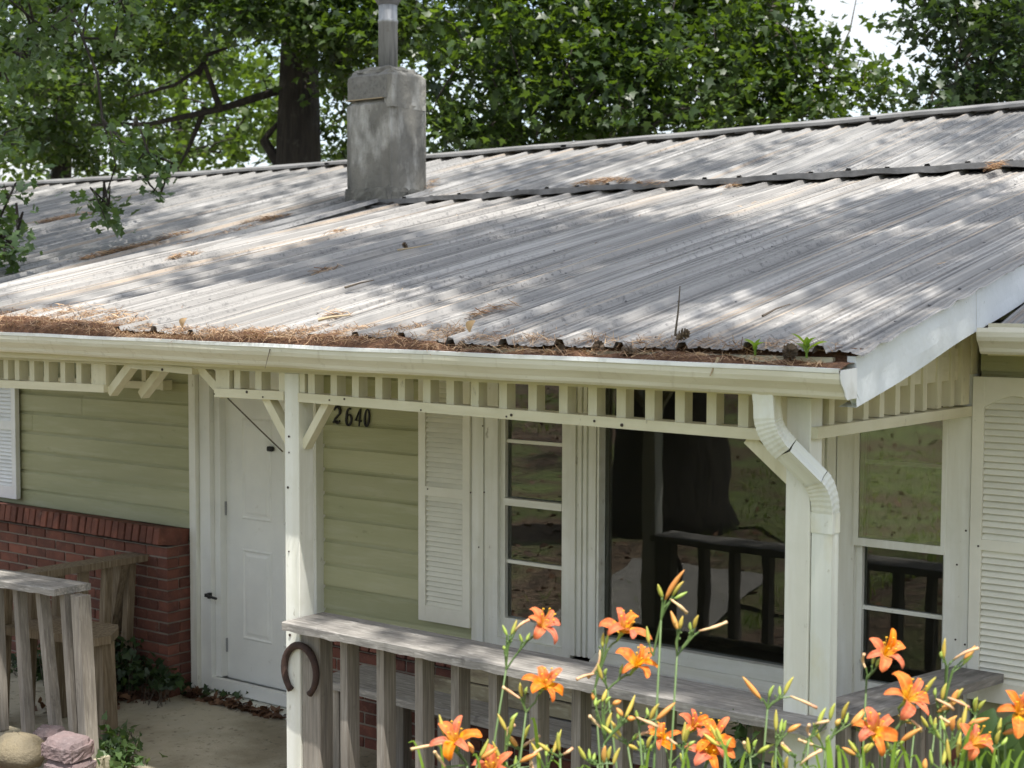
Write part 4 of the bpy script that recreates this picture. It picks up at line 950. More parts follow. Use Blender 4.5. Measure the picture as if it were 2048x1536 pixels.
# ------------------------------------------------------------------ trees
def tree(name, label, base, trunk, r0, boxes, tm, size, ma, bark=m_bark, limbs=(), nl=90, twig_r=.010, tilt=.62, sprad=.46, group='trees around the house'):
    """trunk: list of points from base up; boxes: (x0,x1,y0,y1,d0,d1,n) in picture px & metres, or ('w', x0,x1,y0,y1,z0,z1,n) in the world"""
    t = empty(name, base, label, 'tree', group)
    tp = [np.array(p, float) for p in trunk]; L = len(tp)
    b = MB().tube(tp, [r0*(1.18 if i == 0 else 1-.72*i/(L-1)) for i in range(L)], 14)
    b.build('trunk', bark, t, smooth=True)
    tw = MB(); limb_pts = list(tp[1:])
    for lp, lr in limbs:
        lp = [np.array(p, float) for p in lp]; tw.tube(lp, [lr*(1-.75*i/(len(lp)-1)) for i in range(len(lp))], 7)
        for a, c in zip(lp[:-1], lp[1:]):
            for f in (0, .33, .66): limb_pts.append(a+(c-a)*f)
        limb_pts.append(lp[-1])
    # fine limb skeleton
    C = []
    for bx in boxes:
        if bx[0] == 'w':
            _, x0, x1, y0, y1, z0, z1, n = bx; C.append(np.stack([rng.uniform(x0, x1, n), rng.uniform(y0, y1, n), rng.uniform(z0, z1, n)], 1))
        else:
            x0, x1, y0, y1, d0, d1, n = bx
            C.append(np.array([at(rng.uniform(x0, x1), rng.uniform(y0, y1), rng.uniform(d0, d1)) for _ in range(n)]))
    for q_ in (tp[-1], (tp[-1]+tp[-2])/2): C.append(q_+rng.normal(0, 1, (9, 3))*np.array([.9, .9, .6])+np.array([0, 0, .3]))
    C = np.concatenate(C); pts = np.array(limb_pts)
    order = np.argsort(np.min(np.linalg.norm(C[:, None]-pts[None], axis=2), 1)); grown = list(limb_pts)
    for i in order:
        G = np.array(grown); dd = np.linalg.norm(G-C[i], axis=1) + np.maximum(0, G[:, 2]-C[i][2])*.6; j = int(np.argmin(dd)); a = G[j]; mid = (a+C[i])/2+rng.normal(0, .06, 3)+(0, 0, .10)
        ln = np.linalg.norm(C[i]-a); tw.tube([a, mid, C[i]], [twig_r*(1+.45*ln), twig_r*(.8+.2*ln), twig_r*.5], 4, cap=False); grown += [mid, C[i]]
    tag(tw.build('branches', m_barkg if bark is not m_bark else bark, t), kind='stuff')
    pos = []
    for c_ in C:
        n = int(nl*rng.uniform(.5, 1.4)); rr_ = sprad*rng.uniform(.6, 1.25); u = rng.normal(0, .5, (n, 3)); u[:, 2] *= .42
        tl = rng.normal(0, .35, 2); u[:, 2] += u[:, 0]*tl[0]+u[:, 1]*tl[1]; pos.append(c_+u*rr_)
    tone = np.repeat(rng.uniform(0, 1, len(pos)), [len(q) for q in pos]); pos = np.concatenate(pos); V, T, R_ = scatter(tm, pos, size, tilt)
    R_ = .45*R_ + .55*np.repeat(tone, len(tm[0]))
    tag(fastmesh('crown', V, T, ma, R_, org=base, parent=t), kind='stuff')
    return t
def gpt(x, D):
    p = at(x, 600, D); return np.array([p[0], p[1], -.3])
# big dark trunk behind the chimney
b0 = gpt(597, 21); top = at(600, -900, 21)
pxl = lambda D: [at(595, 420, D), at(598, 180, D), at(600, -40, D), at(596, -420, D), at(620, -900, D)]
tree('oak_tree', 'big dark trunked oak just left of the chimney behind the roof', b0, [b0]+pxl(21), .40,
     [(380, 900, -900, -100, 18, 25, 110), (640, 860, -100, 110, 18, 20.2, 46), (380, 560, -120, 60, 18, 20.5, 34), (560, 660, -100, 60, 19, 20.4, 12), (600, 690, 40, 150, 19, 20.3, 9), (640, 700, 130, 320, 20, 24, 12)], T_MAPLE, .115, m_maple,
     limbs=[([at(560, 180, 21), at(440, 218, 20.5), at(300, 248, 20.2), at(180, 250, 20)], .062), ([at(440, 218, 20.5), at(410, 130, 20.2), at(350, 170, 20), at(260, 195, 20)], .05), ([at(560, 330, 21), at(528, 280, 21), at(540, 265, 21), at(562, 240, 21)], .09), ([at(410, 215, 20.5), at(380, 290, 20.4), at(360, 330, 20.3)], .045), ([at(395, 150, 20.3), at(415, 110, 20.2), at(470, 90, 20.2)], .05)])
b0 = gpt(1010, 18); tree('maple_tree', 'dense green maple rising right behind the chimney', b0, [b0, at(1012, 300, 18), at(1015, -100, 18), at(1005, -600, 18), at(990, -1000, 18)], .24,
     [(820, 1460, -1000, -150, 15.5, 21, 130), (830, 1330, -150, 120, 15.5, 19, 95), (850, 1420, 110, 260, 15.5, 18, 62), (880, 1500, 255, 330, 16, 18.5, 26), (1100, 1480, -100, 200, 15.5, 18, 50)], T_MAPLE, .105, m_maple)
b0 = gpt(1560, 20); tree('maple_tree', 'lighter maple with open ragged edge against the sky right of centre', b0, [b0, at(1560, 300, 20), at(1540, -100, 20), at(1530, -700, 20)], .18,
     [(1330, 1580, -900, -160, 17, 22, 56), (1340, 1500, -120, 130, 17, 20, 34), (1480, 1610, -120, 110, 17, 19, 24), (1440, 1600, 60, 240, 17, 19, 26), (1600, 1740, 90, 190, 17, 18.5, 9), (1500, 1700, 190, 250, 17, 18.5, 12), (1690, 1770, 140, 200, 17.3, 18.3, 4)], T_MAPLE, .115, m_maple, nl=62, sprad=.48, bark=m_barkg,
     limbs=[([at(1550, 120, 18), at(1470, 20, 18), at(1440, -30, 18)], .04), ([at(1540, 120, 18), at(1640, 150, 18), at(1770, 180, 18)], .03), ([at(1660, 150, 18), at(1700, 60, 18), at(1712, 0, 18), at(1740, -60, 18)], .012)])
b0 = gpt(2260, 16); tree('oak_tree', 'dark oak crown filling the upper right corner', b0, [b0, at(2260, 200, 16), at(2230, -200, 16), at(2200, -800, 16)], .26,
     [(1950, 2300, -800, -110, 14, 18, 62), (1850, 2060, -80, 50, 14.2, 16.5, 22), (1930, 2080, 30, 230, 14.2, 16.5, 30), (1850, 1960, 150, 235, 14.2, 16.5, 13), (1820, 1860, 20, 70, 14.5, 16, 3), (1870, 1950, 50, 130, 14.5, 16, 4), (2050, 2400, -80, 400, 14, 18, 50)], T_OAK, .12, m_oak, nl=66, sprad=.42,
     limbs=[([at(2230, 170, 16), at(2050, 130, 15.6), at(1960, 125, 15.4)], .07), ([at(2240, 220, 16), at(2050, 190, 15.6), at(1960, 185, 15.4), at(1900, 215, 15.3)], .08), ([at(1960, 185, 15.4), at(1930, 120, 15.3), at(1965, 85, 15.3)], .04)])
b0 = gpt(122, 24); tree('maple_tree', 'shaded maple with slim trunk at the far left behind the roof', b0, [b0, at(122, 350, 24), at(130, 220, 24), at(140, -100, 24), at(150, -700, 24)], .20,
     [(-150, 430, -900, -120, 19, 26, 105), (-40, 420, -120, 70, 19, 23, 70), (-40, 240, 60, 210, 19, 23, 40), (200, 420, 50, 150, 20, 23, 12), (-40, 120, 200, 300, 20, 24, 12), (60, 330, 180, 330, 22, 26, 30)], T_OAK, .13, m_maple)
# oak at the left whose boughs hang over the roof
b0 = np.array([-14.2, 3.2, -.3]); lt = lambda x, y, D=11.3: at(x, y, D)
tree('oak_tree', 'near oak at the left edge whose leafy boughs hang over the roof', b0, [b0, (-14.2, 3.3, 3), (-14.0, 3.6, 6.5), (-13.8, 4, 11)], .30,
     [(175, 245, 400, 445, 10.9, 11.4, 6), (260, 325, 320, 395, 10.9, 11.5, 5), (225, 300, 245, 310, 10.9, 11.4, 4), (-30, 55, 440, 520, 10.4, 11, 11), (-30, 25, 360, 440, 10.6, 11, 5), (-40, 130, -120, 120, 11, 12.5, 20), (100, 260, -60, 90, 11, 12.5, 12), (-60, 60, 90, 330, 11, 12.5, 14), ('w', -16.5, -12.5, 4, 9, 7.0, 11, 50), ('w', -18.5, -13.5, -1, 6, 5, 11, 50)], T_OAK, .095, m_near, nl=26, sprad=.20,
     limbs=[([(-14, 3.6, 6.5), (-12.8, 5.4, 6.3), lt(110, -60, 12), lt(195, 150), lt(205, 240), lt(232, 330), lt(205, 410)], .018), ([lt(205, 240), lt(260, 300), lt(300, 370), lt(330, 400)], .016), ([(-14.1, 3.3, 4.6), lt(-160, 300, 11.5), lt(-40, 440, 11), lt(30, 490, 10.8)], .05)])
# farther trees that close the gaps
for i, (x, D, boxes, lab) in enumerate(((360, 36, [(150, 620, -500, 390, 33, 40, 130), (270, 570, 60, 330, 28, 34, 46)], 'pale yellow green tree far behind the left part of the roof'), (760, 38, [(560, 1000, -500, 360, 34, 42, 110)], 'distant tree showing between the oak trunk and the chimney'),
                                       (1250, 34, [(980, 1560, -300, 330, 31, 38, 110)], 'distant bright tree behind the dense maple'), (-60, 36, [(-250, 200, -500, 390, 32, 38, 90), (-80, 130, 230, 380, 28, 33, 22)], 'distant tree at the far left beyond the slim trunk'))):
    b0 = gpt(x, D); tree('broadleaf_tree', lab, b0, [b0, at(x, 300, D), at(x+10, -100, D), at(x, -400, D)], .22, boxes, T_SIMPLE, .19, m_far, nl=60, sprad=.95, twig_r=.016)
# the yard oak in front (trunk seen in windows; unseen crown placed to cast dapple)
def sunspot(x, y, pl, tlo, thi):
    q = onP(x, y, *pl); return q + SUN*rng.uniform(tlo, thi)
PPL = ((0, 4.58, 2.13), (0, -.205, 1)); MPL = ((0, 9.2, 3.10), (0, -.262, 1))
SH = []
def shade(x0, x1, y0, y1, n, pl, skew=0.):
    for _ in range(n):
        x = rng.uniform(x0, x1); y = rng.uniform(y0, y1) + skew*(x-(x0+x1)/2); SH.append(sunspot(x, y, pl, 12.5, 17))
shade(700, 2048, 425, 455, 18, PPL, -.05); shade(820, 1340, 455, 505, 13, PPL, -.06); shade(1200, 1520, 455, 540, 12, PPL); shade(1110, 1460, 535, 600, 12, PPL, -.2); shade(1420, 2048, 400, 540, 26, PPL, -.15)
shade(1750, 2048, 370, 440, 12, PPL); shade(420, 640, 505, 550, 8, PPL, -.12); shade(640, 800, 470, 505, 6, PPL); shade(1000, 1100, 510, 550, 3, PPL); shade(1550, 1720, 520, 570, 5, PPL)
shade(290, 690, 355, 455, 15, MPL, -.1); shade(0, 330, 450, 550, 26, MPL, -.2); shade(0, 290, 388, 450, 30, MPL); shade(880, 1500, 320, 395, 18, MPL, -.06); shade(1480, 2040, 255, 335, 12, MPL, -.06)
shade(-350, -60, 560, 640, 14, PPL); shade(0, 300, 385, 455, 26, MPL); shade(1150, 1480, 470, 545, 12, PPL, -.1); shade(850, 1300, 470, 500, 9, PPL, -.06)
def shadeY(x0, x1, y0, y1, n, Y):
    for _ in range(n): SH.append(onY(rng.uniform(x0, x1), rng.uniform(y0, y1), Y) + SUN*rng.uniform(12, 16))
def shadeZ(x0, x1, y0, y1, n, Z, sk):
    for _ in range(n):
        x = rng.uniform(x0, x1); SH.append(onZ(x, rng.uniform(y0, y1)+sk*(x-x0), Z) + SUN*rng.uniform(12, 16))
shadeZ(700, 1580, 1225, 1250, 8, .87, .17); shadeY(1570, 1690, 1350, 1520, 5, 4.62); shadeY(1880, 2048, 760, 1340, 18, 6.1); shadeZ(1690, 1960, 1390, 1420, 8, .8, -.2)
shadeY(-40, 120, 1300, 1480, 4, 4.62)
shadeY(690, 770, 150, 400, 9, 8.9)
SHA = np.array(SH)
b0 = np.array([-7.4, .2, float(gz(-7.4, .2))-.1])
fo = empty('yard_oak', b0, 'huge old oak in the front yard, mirrored in the picture window', 'tree')
tb = MB(); hh = [0, .35, 1.2, 3, 6, 10, 14, 19]; rd = [.74, .58, .52, .48, .42, .36, .28, .16]
tb.tube([(b0[0]+.03*h, b0[1]+.02*h, b0[2]+h) for h in hh], rd, 18); tb.build('trunk', m_bark, fo, smooth=True)
lb = MB(); grown = [np.array((b0[0]+.03*h, b0[1]+.02*h, b0[2]+h)) for h in (8, 9, 10, 11, 12, 13, 14, 15)]
for tgt in ((-2.5, 1, 16.2), (-4.5, 3.5, 17), (-7.5, 3, 16.5), (-11, 2.0, 17), (-2, 2.6, 16.6), (-4.5, -1, 17), (-11, -2, 14), (-6, -4, 14)):
    a = grown[random.randint(0, 3)]; c_ = np.array(tgt); mid = (a*.45+c_*.55)+(0, 0, .5); lb.tube([a, mid, c_], [.17, .11, .05], 7); grown += [mid, c_]
EX = np.stack([rng.uniform(-13, -6, 70), rng.uniform(-8, -3, 70), rng.uniform(14, 20, 70)], 1)
ALLC = np.concatenate([SHA, EX]); pos = []
G0 = np.array(grown)
for c_ in ALLC:
    j = int(np.argmin(np.linalg.norm(G0-c_, axis=1))); a = G0[j]; lb.tube([a, (a+c_)/2+(0, 0, .15), c_], [.022, .014, .006], 4, cap=False)
for i, c_ in enumerate(ALLC):
    n = int(62*rng.uniform(.5, 1.4)); u = rng.normal(0, .5, (n, 3)); u[:, 2] *= .6; pos.append(c_+u*.42*rng.uniform(.7, 1.3))
tag(lb.build('branches', m_bark, fo), kind='stuff')
V, T, R_ = scatter(T_OAK, np.concatenate(pos), .15, .6); tag(fastmesh('crown', V, T, m_oak, R_, org=b0, parent=fo), kind='stuff')

# ------------------------------------------------------------------ yard litter, ivy, stones
V, T, R_ = scatter(T_SIMPLE, np.array([(X, Y, gz(X, Y)+.012+random.uniform(0, .03)) for X, Y in zip(rng.uniform(-9, -5.6, 1500), rng.uniform(3.4, 4.56, 1500))]), .075, .5)
tag(fastmesh('leaf_litter', V, T, m_litter, R_), 'brown dead leaves on the ground before the left railing', kind='stuff')
pp = []
for (x0, y0, x1, y1, n, s_) in ((225, 1400, 400, 1372, 420, .07), (400, 1385, 575, 1432, 330, .06), (225, 1375, 330, 1385, 160, .06), (120, 1420, 225, 1400, 160, .08)):
    for _ in range(n):
        t = random.random(); q = onZ(x0+(x1-x0)*t, y0+(y1-y0)*t, FZ); pp.append((q[0]+random.gauss(0, s_), min(q[1]+random.gauss(0, s_), 5.86 if q[0] < -7.15 else 6.02), FZ+.006+random.uniform(0, .03)))
V, T, R_ = scatter(T_SIMPLE, np.array(pp), .058, .6); tag(fastmesh('leaf_litter', V, T, m_litter, R_), 'dark dead leaves swept against the wall and door sill on the porch', kind='stuff')
def ivy(spots, n, size, lab, ma=m_ivy, hgt=.12, sp=.09):
    pp = []; st_ = MB()
    for k in range(n):
        s_ = random.choice(spots); c_ = np.array(s_[:3]); pp.append(c_+np.array([random.gauss(0, sp), random.gauss(0, sp), abs(random.gauss(0, hgt))]))
    pp = np.array(pp); base = np.array(spots[0][:3])
    t = empty('ivy_plant', base, lab, 'plant')
    V, T, R_ = scatter(T_IVY, pp, size, .75); fastmesh('foliage', V, T, ma, R_, org=base, parent=t)
    for k in range(0, n, 7):
        q = pp[k]; st_.tube([(q[0]+random.gauss(0, .03), q[1]+random.gauss(0, .03), FZ), (q[0], q[1], q[2])], .0022, 3)
    st_.build('stem', m_twig, t)
z_ = lambda x, y, z=FZ: onZ(x, y, z)
ivy([onY(x, y, 5.80) for x, y in ((240, 1372), (262, 1366), (285, 1362), (300, 1356), (318, 1366), (250, 1385), (335, 1372), (232, 1350), (245, 1300), (250, 1330))], 420, .056, 'dark ivy heaped at the foot of the brick wall beside the left bench', hgt=.05, sp=.055)
ivy([onY(x, y, 5.78) for x, y in ((150, 1350), (120, 1335), (90, 1345), (60, 1330), (180, 1345), (30, 1360), (205, 1330), (100, 1380), (150, 1385), (190, 1380), (40, 1400), (200, 1310), (120, 1310))], 1100, .056, 'dark ivy massed under the left bench behind the front railing', hgt=.06, sp=.075)
ivy([z_(x, y)+(0, 0, .01) for x, y in ((345, 1378), (370, 1385), (395, 1385), (420, 1395), (470, 1402), (505, 1405), (520, 1406))], 230, .055, 'low ivy creeping along the door sill', hgt=.03, sp=.045)
ivy([z_(x, y, -.12)+(0, 0, .0) for x, y in ((232, 1510), (222, 1500), (245, 1525), (225, 1535))], 260, .052, 'bright green ivy tuft at the foot of the leaning railing post', m_near, hgt=.06, sp=.055)
st = MB(); c_ = onY(38, 1496, 4.36)
prof = [(.02, -.13), (.13, -.10), (.175, -.04), (.168, .01), (.13, .055), (.07, .085), (.01, .095)]
st.lathe(prof, (0, 0, 0), 22); st.v = [tuple(np.array(v)*np.array([.88, .7, .82])+np.array(c_)+rng.normal(0, .0035, 3)) for v in st.v]
tag(st.build('fieldstone', m_stone, smooth=True), 'rounded tan fieldstone among dead leaves at the lower left', 'stone')
def stoneblock(cx, cy, cz, L, Wd, Hh, rot, lab, seed):
    b = rough_box(-L/2, L/2, -Wd/2, Wd/2, 0, Hh, 12, 9, 8, .0018, .03, seed); R_ = np.array(Matrix.Rotation(rot, 3, 'Z') @ Euler((.05, .06, 0)).to_matrix()); b.v = [tuple(R_ @ np.array(v)+np.array((cx, cy, cz))) for v in b.v]
    tag(b.build('concrete_block', m_block), lab, 'block', 'pink wall blocks')
p = onY(140, 1536, 4.42); stoneblock(p[0], p[1], p[2]-.01, 2*.105, .18, .070, .22, 'lower pink concrete block of the small stack at the railing foot', 1)
stoneblock(p[0]-.015, p[1], p[2]+.064, .215, .18, .095, .18, 'upper pink concrete block of the small stack at the railing foot', 2)
p = onY(86, 1480, 4.52); stoneblock(p[0], p[1]+.04, p[2]-.09, .17, .12, .15, .5, 'pink block half hidden between the tan stone and the stack', 3)
# lawn patch in front
lx_ = np.linspace(-11, 5, 80); ly_ = np.linspace(0, 1, 60); LXg, LYg = np.meshgrid(lx_, ly_, indexing='ij'); LYg = -14+LYg*(14+np.clip((LXg+6.6)/1.6, 0, 1)*2.4+.1+.2*np.sin(LXg*2.3))
Pl = np.stack([LXg+.25*np.sin(LYg*2.1)*(LXg < -5), LYg+.3*np.sin(LXg*1.9)*(LYg > 2.3), gz(LXg, LYg)+.022], -1)
m_lawn = mat('lawn', (.15, .18, .065), .95, [((.26, .30, .10), 7, .45, .66, I3, .8), ((.16, .12, .07), 1.4, .44, .60, I3, .9), ((.05, .075, .02), 14, .52, .7, I3, .7)], (30, I3, .03))
tag(MB().grid(Pl).build('lawn', m_lawn, smooth=True), 'patchy lawn in front of the daylilies', kind='structure')
pp = np.stack([rng.uniform(-5.3, 4, 16000), rng.uniform(-9, 2.6, 16000)], 1); ps = np.stack([pp[:, 0], pp[:, 1], gz(pp[:, 0], pp[:, 1])+.04], 1); n = len(ps)
V, T, R_ = strips(ps, rng.uniform(.06, .13, n), .010, np.stack([rng.normal(0, .5, n), rng.normal(0, .5, n), np.ones(n)], 1)); tag(fastmesh('grass', V, T, m_grass, R_), 'grass blades of the lawn patch before the daylilies', kind='stuff')
# grass tufts of the yard, seen in the window glass
pp = np.stack([rng.uniform(-16, 2, 26000), rng.uniform(-14, 3.0, 26000)], 1); f = np.sin(pp[:, 0]*.9+1)+np.sin(pp[:, 1]*.7+pp[:, 0]*.4); pp = pp[f > .15]
ps = np.stack([pp[:, 0], pp[:, 1], gz(pp[:, 0], pp[:, 1])+.03], 1); n = len(ps)
V, T, R_ = strips(ps, rng.uniform(.08, .16, n), .012, np.stack([rng.normal(0, .4, n), rng.normal(0, .4, n), np.ones(n)], 1)); tag(fastmesh('grass', V, T, m_grass, R_), 'patchy grass of the front yard', kind='stuff')
ps = np.stack([rng.uniform(-16, 2, 9000), rng.uniform(-12, 3.2, 9000)], 1); ps = np.stack([ps[:, 0], ps[:, 1], gz(ps[:, 0], ps[:, 1])+.015], 1)
V, T, R_ = scatter(T_SIMPLE, ps, .07, .5); tag(fastmesh('leaf_litter', V, T, m_litter, R_), 'dead leaves scattered over the front yard', kind='stuff')

# ------------------------------------------------------------------ daylilies
def petal_material():
    ma = bpy.data.materials.new('daylily_petal'); ma.use_nodes = True; nt = ma.node_tree; b = nt.nodes['Principled BSDF']; out = nt.nodes['Material Output']
    at_ = _n(nt, 'ShaderNodeAttribute', attribute_name='rnd'); r = _n(nt, 'ShaderNodeValToRGB'); e = r.color_ramp.elements
    e[0].position = 0; e[0].color = (.80, .52, .02, 1); e[1].position = 1; e[1].color = (.74, .165, .022, 1)
    for p_, c_ in ((.32, (.84, .42, .010, 1)), (.46, (.64, .105, .008, 1)), (.60, (.74, .150, .014, 1))): x = e.new(p_); x.color = c_
    nt.links.new(at_.outputs['Fac'], r.inputs[0])
    at2 = _n(nt, 'ShaderNodeAttribute', attribute_name='mid'); cur = lerpc(nt, at2.outputs['Fac'], r.outputs[0], (.82, .27, .045))
    oi = _n(nt, 'ShaderNodeObjectInfo'); hs_ = _n(nt, 'ShaderNodeHueSaturation'); nt.links.new(cur, hs_.inputs['Color'])
    for k_, (a_, b_) in (('Hue', (.488, .512)), ('Saturation', (.84, 1.02)), ('Value', (.80, 1.05))):
        r_ = _n(nt, 'ShaderNodeMapRange'); r_.inputs[3].default_value = a_; r_.inputs[4].default_value = b_; nt.links.new(oi.outputs['Random'], r_.inputs[0]); nt.links.new(r_.outputs[0], hs_.inputs[k_])
    cur = lerpc(nt, noise(nt, coords(nt), 90, 3, .6, .5, .75), hs_.outputs[0], (.55, .10, .03))
    nt.links.new(cur, b.inputs['Base Color']); b.inputs['Roughness'].default_value = .6; b.inputs['Specular IOR Level'].default_value = .2
    tr = _n(nt, 'ShaderNodeBsdfTranslucent'); nt.links.new(cur, tr.inputs['Color']); ms = _n(nt, 'ShaderNodeMixShader'); ms.inputs[0].default_value = .35
    nt.links.new(b.outputs[0], ms.inputs[1]); nt.links.new(tr.outputs[0], ms.inputs[2]); nt.links.new(ms.outputs[0], out.inputs['Surface'])
    return ma
m_petal = petal_material()
m_bud = mat('daylily_bud', (.30, .33, .06), .5, [((.48, .30, .06), 14, .42, .66, (1, 1, .5), .8)], rand=.2)
m_budg = mat('daylily_green_bud', (.26, .36, .07), .5, [((.36, .42, .12), 20, .45, .7, I3, .6)], rand=.15)
m_budo = mat('daylily_orange_bud', (.60, .24, .06), .5, [((.40, .30, .08), 12, .42, .66, I3, .8)], rand=.15)
m_wilt = mat('wilted_bloom', (.56, .40, .22), .7, [((.62, .28, .17), 20, .45, .68, I3, .8), ((.34, .19, .10), 30, .6, .75, I3, .6)], rand=.15)
m_stem = mat('daylily_stem', (.075, .130, .035), .5, [((.12, .17, .06), 9, .45, .7, I3, .6)])
m_stam = mat('stamen_yellow', (.75, .42, .03), .6)
def petal_mesh(w, L, curl, ruff, seed):
    r_ = np.random.default_rng(seed); n, mm = 12, 7; Pq = np.zeros((n, mm, 3)); rn = np.zeros((n, mm)); md = np.zeros((n, mm)); x = z = 0.; ang = math.radians(74)
    for i in range(n):
        t = i/(n-1); wd = w*(.22+.78*math.sin(math.pi*min(1, .12+.80*t))**.9)*(1 if t < .9 else (1-(t-.9)*6.5)); wd = max(wd, .002)
        if i: x += math.cos(ang)*L/(n-1); z += math.sin(ang)*L/(n-1)
        ang -= math.radians(curl)/(n-1)*(.35+1.3*t)
        for j in range(mm):
            s_ = (j-(mm-1)/2)/((mm-1)/2); Pq[i, j] = (x - .10*wd*s_*s_*math.sin(ang)*0, s_*wd/2, z + .16*wd*s_*s_*(1-.5*t) + ruff*abs(s_)*math.sin(t*13+s_*2+seed)*t + r_.normal(0, .0003))
            rn[i, j] = t + .05*abs(s_)*0; md[i, j] = max(0, 1-abs(s_)*3.2)*.8*(t > .35) + .35*(abs(s_) > .9)*(t > .3)
    b = MB().grid(Pq); me = bpy.data.meshes.new('petal'); me.from_pydata(b.v, [], b.f); me.materials.append(m_petal)
    me.polygons.foreach_set('use_smooth', [True]*len(me.polygons))
    for nme_, v in (('rnd', rn), ('mid', md)): a = me.attributes.new(nme_, 'FLOAT', 'POINT'); a.data.foreach_set('value', v.ravel().astype(np.float32))
    return me
PB = [petal_mesh(.030, .080, c_, .0035, k) for k, c_ in enumerate((95, 112, 130, 150, 172))]; PN = [petal_mesh(.020, .080, c_, .0015, 10+k) for k, c_ in enumerate((100, 120, 138, 156, 180))]
def spindle(b, a, c_, r, bend=.0, n=8, prof=None):
    a = np.array(a, float); c_ = np.array(c_, float); nn = np.cross(c_-a, np.array([.3, .5, .8])); nn /= np.linalg.norm(nn)+1e-9
    pr = prof or [.35, .75, 1, 1, .85, .55, .15]; k = len(pr); b.tube([a+(c_-a)*i/(k-1)+nn*bend*math.sin(math.pi*i/(k-1)) for i in range(k)], [max(.0008, r*v) for v in pr], n); return b
def flower(t, p, ax, size, spin):
    """six tepals opening round axis ax, throat at p"""
    ax = np.array(ax, float); ax /= np.linalg.norm(ax); q = Vector(ax).to_track_quat('Z', 'X').to_matrix()
    f = part('flower', p, t)
    for k in range(6):
        R_ = q @ Matrix.Rotation(spin+k*math.pi/3+random.gauss(0, .07), 3, 'Z') @ Matrix.Rotation(random.gauss(0, .16), 3, 'Y') @ Matrix.Rotation(random.gauss(0, .15), 3, 'X')
        sc_ = size*random.uniform(.88, 1.12); me = random.choice(PN if k % 2 else PB)
        place('petal', me, p + ax*(.0006 if k % 2 else 0), f, R_ @ Matrix.Scale(sc_, 3))
    b = MB()
    for k in range(6):
        an = k*1.05+.4; d = np.array(q @ Vector((math.cos(an)*.34, math.sin(an)*.34, 1))); d2 = p+d*.045*size; d3 = d2+d*.012*size+np.array((0, 0, .006)); b.tube([p, d2, d3], .0009, 4); b.tube([d3-(.002, 0, 0), d3+(.003, 0, .001)], .0018, 4)
    b.build('stamens', m_stam, f)
    tb_ = MB(); tb_.tube([p-ax*.034*size, p-ax*.015*size, p+ax*.004*size], [.0032, .0042, .008], 8); tb_.build('tube', m_budg, f)
    return p-ax*.034*size
def bud(t, p, d, L, kind):
    d = np.array(d, float); d /= np.linalg.norm(d); b = MB()
    ma, r = {'g': (m_budg, .0046), 'b': (m_bud, .0056), 'o': (m_budo, .0068), 'w': (m_wilt, .0042)}[kind]
    spindle(b, p, np.array(p)+d*L, r, .012 if kind == 'w' else .003, 7, [.5, .75, .7, 1, 1.0, .8, 1.1] if kind == 'w' else None)
    b.build('bud', ma, t, smooth=True)
def lily(base, fork, heads, lab, D):
    """heads: list of (px, py, kind, extra) at depth D; kinds F flower, g/b/o/w buds"""
    t = empty('daylily', base, lab, 'daylily', 'orange daylilies in front of the porch railing')
    b = MB(); bp = np.array(base); fp = np.array(fork)
    mid = (bp+fp)/2+np.array((random.gauss(0, .03), random.gauss(0, .03), 0)); b.tube([bp, mid, fp], [.0038, .0033, .0026], 7)
    br = MB()
    for (px, py, k, ex) in heads:
        p = at(px, py, D+ex.get('d', 0)); root = at(*ex['r'], D) if 'r' in ex else fp
        if k == 'F':
            ax = ex.get('ax', (0, 0)); a = -FW*.70 + RT*(ax[0]+random.gauss(0, .22)) + UP*(ax[1]+.70+random.gauss(0, .12)); e = flower(t, p, a, ex.get('s', 1.0), ex.get('spin', random.uniform(0, 1)))
            br.tube([root, (root+e)/2+UP*.004, e], .0028, 6)
        else:
            v = ex['v']; L = math.hypot(*v)/F*D; d = RT*v[0]-UP*v[1] + FW*random.uniform(-.3, .3)*math.hypot(*v); bud(t, p, d, L, k)
            if np.linalg.norm(root-p) > .004: br.tube([root, (root+p)/2+UP*random.uniform(-.003, .004), p+d/np.linalg.norm(d)*.004], .0023, 5)
        if np.linalg.norm(root-fp) > .003: br.tube([fp, (fp+root)/2+UP*.002, root], .0026, 6)
        for _ in range(2):
            q = root+(p-root)*random.uniform(.3, .9); 
            if random.random() < .5: br.lathe([(.0008, 0), (.003, .002), (.0028, .005), (.0005, .007)], q+rng.normal(0, .003, 3), 6)
    b.build('stem', m_stem, t, smooth=True)
    if br.v: br.build('branchlets', m_stem, t)
    return t
def gbase(x, D, dx=0): p = at(x+dx, 1900, D); return np.array([p[0], p[1], float(gz(p[0], p[1]))-.02])
F_, G_, O_, B_, W_ = 'F', 'g', 'o', 'b', 'w'
